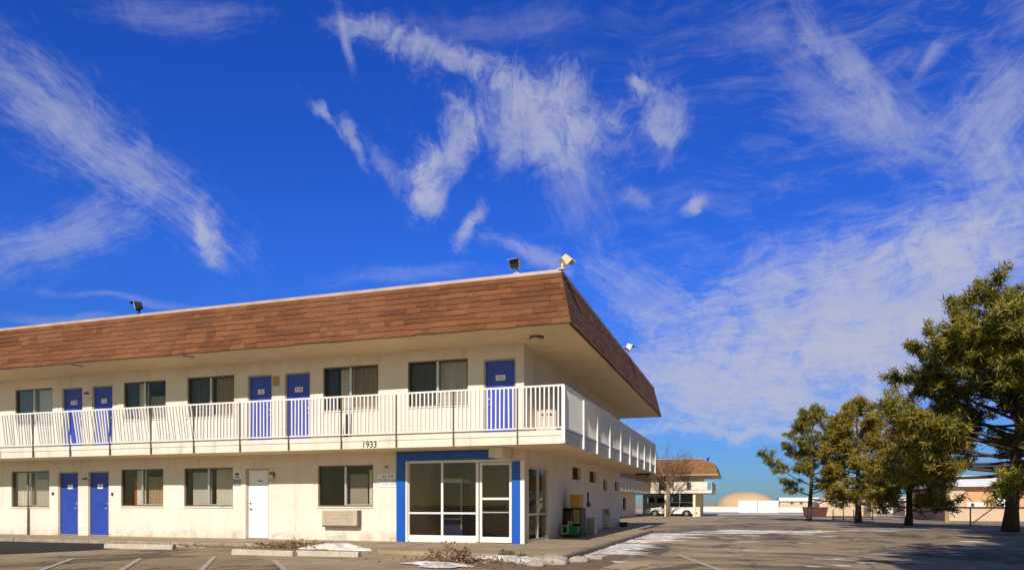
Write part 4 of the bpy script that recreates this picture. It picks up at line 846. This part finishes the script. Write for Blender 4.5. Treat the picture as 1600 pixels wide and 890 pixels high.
q.box(cx+.62, cx+.82, cy-.965, cy-.951, cz+.98, cz+1.02); q.box(cx+1.8,cx+2.,cy-.965,cy-.951,cz+.98,cz+1.02); q.build('door_seam', MAT['black_metal'], car)
q = MB(); q.box(cx-.95, cx-.75, cy-1.12, cy-.93, cz+1.10, cz+1.26); q.build('mirror', MAT['black_plastic'], car)
q = MB()
for sg in (-1,1): q.tube([(cx+.1,cy+sg*.62,cz+1.83),(cx+2.2,cy+sg*.62,cz+1.84)], .025, 6)
q.build('roof_rack', MAT['black_metal'], car)

# ------------------------------------------------------------------ far background
d = MB(); DX, DY, DR, DH = 0.2, 262., 10.0, 5.6; n, mrows = 40, 10
for j in range(mrows+1):
    a = math.pi/2*j/mrows
    for k_ in range(n): f_ = 2*math.pi*k_/n; d.v.append((DX+DR*math.cos(a)**.9*math.cos(f_), DY+DR*math.cos(a)**.9*math.sin(f_), -.5+DH*math.sin(a)))
for j in range(mrows):
    for k_ in range(n): d.f.append((j*n+k_, j*n+(k_+1)%n, (j+1)*n+(k_+1)%n, (j+1)*n+k_)); d.m.append(0); d.sm.append(True)
t = thing('dome_building', 'broad tan dome on the horizon right of the rear wing', 'building', (DX, DY, -.5)); d.build('dome', MAT['dome_tan'], t)
p = MB(); p.box(DX+3, DX+13, 249, 252, -.5, 1.9); p.build('annex', MAT['dome_tan'], t)
for x0, x1, lab in ((-.9, 2.0, 'white flat panel hoarding before the dome, left of the pair'), (2.1, 5.2, 'white flat panel hoarding before the dome, right of the pair')):
    t = thing('panel_hoarding', lab, 'hoarding', ((x0+x1)/2, 121, -.5), 'white panels before the dome'); p = MB(); p.box(x0, x1, 121, 121.12, -.45, 1.55); p.build('panel', MAT['white_wall'], t)
    p = MB(); p.box(x1+.003, x1+.1, 120.97, 121.2, -.5, 1.6); p.box(x0+.2,x0+.3,121.13,121.9,-.5,1.2); p.build('post', MAT['grey_metal'], t)
t = thing('warehouse', 'long low white warehouse on the horizon behind the leftmost pine', 'building', (20, 190, -.5))
p = MB(); p.box(8.5, 46, 190, 205, -.5, 1.6); p.build('wall', MAT['tan_stucco'], t); p = MB(); p.box(8.3, 46.2, 189.5, 205.5, 1.603, 2.5); p.build('roof', MAT['white_roof'], t)
for i in range(6): p = MB(); p.box(11+i*2.2, 11.6+i*2.2, 189.9, 189.99, .9, 1.3); p.build('window', MAT['dark_interior'], t)
t = thing('low_wall', 'pale masonry wall across the lot behind the white panels', 'wall', (8, 135, -.5)); p = MB(); p.box(-8, 60, 135, 135.3, -.5, .45); p.build('blockwork', MAT['white_wall'], t); p = MB(); p.box(-8.05, 60.05, 134.95, 135.35, .453, .55); p.build('coping', MAT['tan_stucco'], t)
t = thing('dumpster', 'dark red brown dumpster beside the trunk of the leftmost pine', 'dumpster', (8.2, 96, -.5)); p = MB(); p.hexa([(7.2,95,-.45),(9.6,95,-.45),(9.6,96.6,-.45),(7.2,96.6,-.45)],[(7.0,94.8,.55),(9.8,94.8,.55),(9.8,96.8,.55),(7.0,96.8,.55)]); p.build('body', MAT['red_brown'], t); p = MB(); p.box(6.95,9.85,94.75,96.85,.553,.64); p.build('lid', MAT['black_plastic'], t)
t = thing('gabled_house', 'tan gabled house partly hidden behind the middle pines', 'building', (15, 100, -.5))
p = MB(); p.prism([(9.3,-.5),(16.1,-.5),(16.1,1.2),(12.7,2.9),(9.3,1.2)], 'y', 100, 112); p.build('wall', MAT['tan_stucco'], t)
p = MB(); p.hexa([(9.1,99.7,1.1),(12.7,99.7,2.92),(12.7,112.3,2.92),(9.1,112.3,1.1)],[(9.1,99.7,1.25),(12.7,99.7,3.07),(12.7,112.3,3.07),(9.1,112.3,1.25)]); p.hexa([(12.703,99.7,2.92),(16.3,99.7,1.1),(16.3,112.3,1.1),(12.703,112.3,2.92)],[(12.703,99.7,3.07),(16.3,99.7,1.25),(16.3,112.3,1.25),(12.703,112.3,3.07)]); p.build('roof', MAT['tan_stucco'], t)
p = MB(); p.box(14.5,15.3,99.93,99.99,-.5,.7); p.build('door', MAT['bronze_metal'], t)
t = thing('flat_house', 'long tan low building glimpsed between the middle pine trunks', 'building', (26, 104, -.5)); p = MB(); p.box(20,33.5,104,112,-.5,1.5); p.build('wall', MAT['tan_stucco'], t); p = MB(); p.box(19.8,33.7,103.8,112.2,1.503,1.7); p.build('roof', MAT['white_roof'], t)
br_ = thing('white_roofed_building', 'peach walled building with a bright white roof behind the big pine', 'building', (30, 80, -.5))
bx0, by = 17.6, 74.
p = MB(); p.box(bx0, 52, by, by+14, -.5, 2.62); p.build('wall', MAT['peach_stucco'], br_)
p = MB(); p.hexa([(bx0-.9,by-.7,2.64),(53,by-.7,2.64),(53,by+14.5,2.64),(bx0-.9,by+14.5,2.64)],[(bx0+.2,by+2.5,3.75),(52,by+2.5,3.75),(52,by+12,3.75),(bx0+.2,by+12,3.75)]); p.build('roof', MAT['white_roof'], br_)
p = MB(); p.box(bx0+.003+.0, bx0+1.4, by-.14, by-.004, -.5, 2.6); p.build('pilaster', MAT['tan_stucco'], br_)
for a, b_, z0, z1, mm in ((1.6,3.1,.75,1.25,'white_wall'),(3.9,5.1,.75,1.75,'white_wall'),(9.,10.4,.5,1.5,'dark_interior'),(13,14.4,.5,1.5,'dark_interior')):
    p = MB(); p.box(bx0+a, bx0+b_, by-.05, by-.004, z0, z1); wo = p.build('window', MAT[mm], br_); p = MB(); p.box(bx0+a+.35, bx0+a+.6, by-.06, by-.052, z0+.1, z0+.4); p.build('latch', MAT['dark_interior'], wo)
p = MB(); p.box(bx0+1.45, 52, by-.02, by-.004, -.5, .55); p.build('plinth', MAT['tan_stucco'], br_)
t = thing('wooden_post', 'tall brown square post left of the peach building', 'post', (15.2,64.,gz(64))); p = MB(); p.box(15.1,15.4,63.9,64.2,gz(64),2.45); p.build('shaft', MAT['wood'], t); p = MB(); p.box(15.05,15.45,63.85,64.25,2.453,2.52); p.build('cap', MAT['red_brown'], t)
t = thing('pipe_barrier', 'long thin metal pipe barrier with bent brace in front of the peach building', 'barrier', (13.5,46,gz(46)))
zb = gz(46)
p = MB(); p.tube([(10.2,48.2,zb+1.1),(15.4,46.4,zb+1.1)], .05, 6); p.build('rail', MAT['pipe_metal'], t)
for x, y in ((12.5,47.4),(14.4,46.75)): p = MB(); p.tube([(x,y,zb),(x,y,zb+1.09)], .04, 6); p.build('post', MAT['pipe_metal'], t)
p = MB(); p.tube([(12.6,47.35,zb+.2),(13.5,47.05,zb+1.05)], .03, 6); p.build('brace', MAT['pipe_metal'], t)
t = thing('bike_rack', 'low dark metal rack in front of the tan gabled house', 'rack', (9.6,74,gz(74))); zb = gz(74)
p = MB(); p.box(8.0,11.6,74,74.1,zb+.25,zb+.36); p.box(8.0,11.6,74,74.1,zb+.05,zb+.12); p.build('rail', MAT['black_metal'], t)
for x in (8.1,9.0,9.9,10.3,11.5): p = MB(); p.tube([(x,74.05,zb),(x,74.05,zb+1.0)], .05, 6); p.build('post', MAT['black_metal'], t)

# ------------------------------------------------------------------ trees
def pine(name, label, x, y, z, h, prof, t0, nl, seed, mat, r0=.22, lean=(0,0), clump=.42, ntri=30, wid=.055, up0=-5, up1=55, group='pines at the right of the lot', density=1., low_bias=1., inner=.42):
    rr = random.Random(seed); t = thing(name, label, 'tree', (x, y, z), group)
    tr, lb, cr = MB(), MB(), MB(); P = []; nseg = 10
    for i in range(nseg+1):
        q = i/nseg; P.append(Vector((x+lean[0]*q+rr.gauss(0,.05)*q*2, y+lean[1]*q+rr.gauss(0,.05)*q*2, z+h*.96*q)))
    tr.tube(P, [r0*(1.25 if i == 0 else 1)*(1-.88*i/nseg) for i in range(nseg+1)], 10)
    tr.build('trunk', MAT['bark'], t)
    def at(q): f_ = q*nseg; i = min(nseg-1, int(f_)); return P[i].lerp(P[i+1], f_-i)
    def tuft(c_, d_, r_):
        c_ = Vector(c_)
        for _ in range(ntri):
            v_ = (Vector((rr.gauss(0,1), rr.gauss(0,1), rr.gauss(0,1))).normalized() + d_*.45).normalized(); L_ = r_*rr.uniform(.35,.72)
            s_ = v_.cross(Vector((rr.gauss(0,1), rr.gauss(0,1), rr.gauss(0,1)))).normalized()*wid*rr.uniform(.7,1.3)
            b_ = c_ + v_*L_*.12 + Vector((rr.gauss(0,.27), rr.gauss(0,.27), rr.gauss(0,.20)))*r_
            cr.poly([b_-s_, b_+s_, b_+v_*L_+s_*.3, b_+v_*L_-s_*.3])
    for i in range(nl):
        u = ((i+rr.random())/nl)**low_bias; q = t0+(1-t0)*u*.985; th = i*2.39996+rr.gauss(0,.25)
        L_ = prof(u)*rr.uniform(.72,1.08)
        if L_ < .25: L_ = .25
        e = R(up0+(up1-up0)*u**1.3+rr.gauss(0,7)); d_ = Vector((math.cos(th)*math.cos(e), math.sin(th)*math.cos(e), math.sin(e)))
        p_ = at(q); pts = [p_.copy()]; dd = d_.copy(); seg = 6
        for s_ in range(seg):
            dd = (dd+Vector((rr.gauss(0,.10), rr.gauss(0,.10), .07+rr.gauss(0,.06)))).normalized(); p_ = p_+dd*L_/seg; pts.append(p_.copy())
        rl = max(.018, r0*.34*(1-u*.75)*min(1, L_/3)); lb.tube(pts, [rl*(1-.8*s_/seg) for s_ in range(seg+1)], 5, 0, False)
        nt_ = max(3, int(L_*3.4*density))
        for s_ in range(nt_):
            f_ = (inner+(1-inner)*(s_+rr.random())/nt_)*seg; a = min(seg-1, int(f_)); c_ = pts[a].lerp(pts[a+1], f_-a)
            sd_ = (dd*.5+Vector((rr.gauss(0,.8), rr.gauss(0,.8), rr.gauss(.25,.5)))).normalized(); tl = rr.uniform(.15,.95)*min(1., L_/2.4)
            e_ = c_+sd_*tl; lb.tube([c_, c_.lerp(e_,.5)+Vector((0,0,.03)), e_], [.016,.012,.006], 3, 0, False)
            tuft(e_, sd_, clump*rr.uniform(.7,1.25))
            if tl > .5: tuft(c_.lerp(e_,.55)+Vector((rr.gauss(0,.1),rr.gauss(0,.1),.05)), sd_, clump*.8)
        tuft(pts[-1], dd, clump)
    for _ in range(5): tuft(P[-1]+Vector((rr.gauss(0,.15), rr.gauss(0,.15), rr.uniform(-.3,.15))), Vector((0,0,1)), clump)
    lb.build('limbs', MAT['bark'], t); cr.build('crown', MAT[mat], t)
    return t
rnd_ = lambda a: (lambda u: a*math.sin(math.pi*min(1, .22+.80*u))**.75)
pine('pine_tree', 'biggest pine with a broad dense crown at the right edge of the lot', 11.4, 37.3, -.12, 9.7, lambda u: 6.0*(math.sin(math.pi*min(1,.36+.64*u))**.62), .27, 104, 21, 'pine_needles', .30, (.6,0), .42, 62, .024, -7, 62, density=1.4)
pine('pine_tree', 'dense dark pine with low boughs left of the biggest pine', 9.9, 50.5, gz(50.5), 7.3, lambda u: 2.7*(math.sin(math.pi*min(1,.32+.68*u))**.8), .13, 46, 22, 'pine_needles_gold', .22, (.2,0), .42, 56, .028, -14, 55, density=1.5)
pine('pine_tree', 'golden round topped pine in the middle of the row', 8.4, 60.5, gz(60.5), 9.8, lambda u: 3.1*(math.sin(math.pi*min(1,.30+.70*u))**.75), .16, 48, 23, 'pine_needles_gold', .24, (0,0), .46, 56, .031, -10, 55, density=1.4)
pine('pine_tree', 'open leaning pine with bare lower boughs, leftmost of the row', 5.3, 66., gz(66), 9.8, lambda u: 4.6*(1-u)**.75+.5, .20, 30, 24, 'pine_needles_dark', .21, (.5,0), .46, 58, .031, 4, 50, density=1.3)
# pines beside and behind the photographer: their shade lies over the right of the lot
pa = pine('pine_tree', 'tall pine beside the photographer shading the near lot', 11.2, 13.2, -.12, 11.5, lambda u: 4.4*(math.sin(math.pi*min(1,.30+.70*u))**.7), .18, 56, 31, 'pine_needles', .30, (0,0), .55, 24, .08, -8, 60, group='pines beside the photographer')
for i, (x, y, rz, sc_, lab) in enumerate(((8.0, 6.8, 1.2, .95, 'pine behind the photographer shading the lot centre'), (7.2, 2.3, 4.1, 1.0, 'pine behind the photographer nearest the street'), (12.6, 19.0, 2.9, .95, 'pine beside the lot between the photographer and the biggest pine'))):
    c_ = copy_tree(pa); c_.location = (x, y, -.12); c_.rotation_euler.z = rz; c_.scale = (sc_,)*3; c_['label'] = lab
# bare tree before the wing
t = thing('bare_tree', 'leafless tree with fine twigs in front of the rear wing roof', 'tree', (-8.55, 84.5, -.5)); rr = random.Random(12); mb_ = MB(); tw = MB()
mb_.tube([(-8.55,84.5,-.5),(-8.6,84.5,1.2),(-8.5,84.5,2.6),(-8.55,84.5,3.4)], [.2,.16,.13,.11], 8); mb_.build('trunk', MAT['pale_bark'], t)
for i in range(13):
    a = i*2.4; twiggy(tw, (-8.55,84.5,2.5+rr.uniform(0,.9)), (math.cos(a)*.9, math.sin(a)*.6, rr.uniform(.7,1.4)), rr.uniform(2.0,2.6), .065, 4, rr, None, .42)
tw.build('crown', MAT['twig'], t)
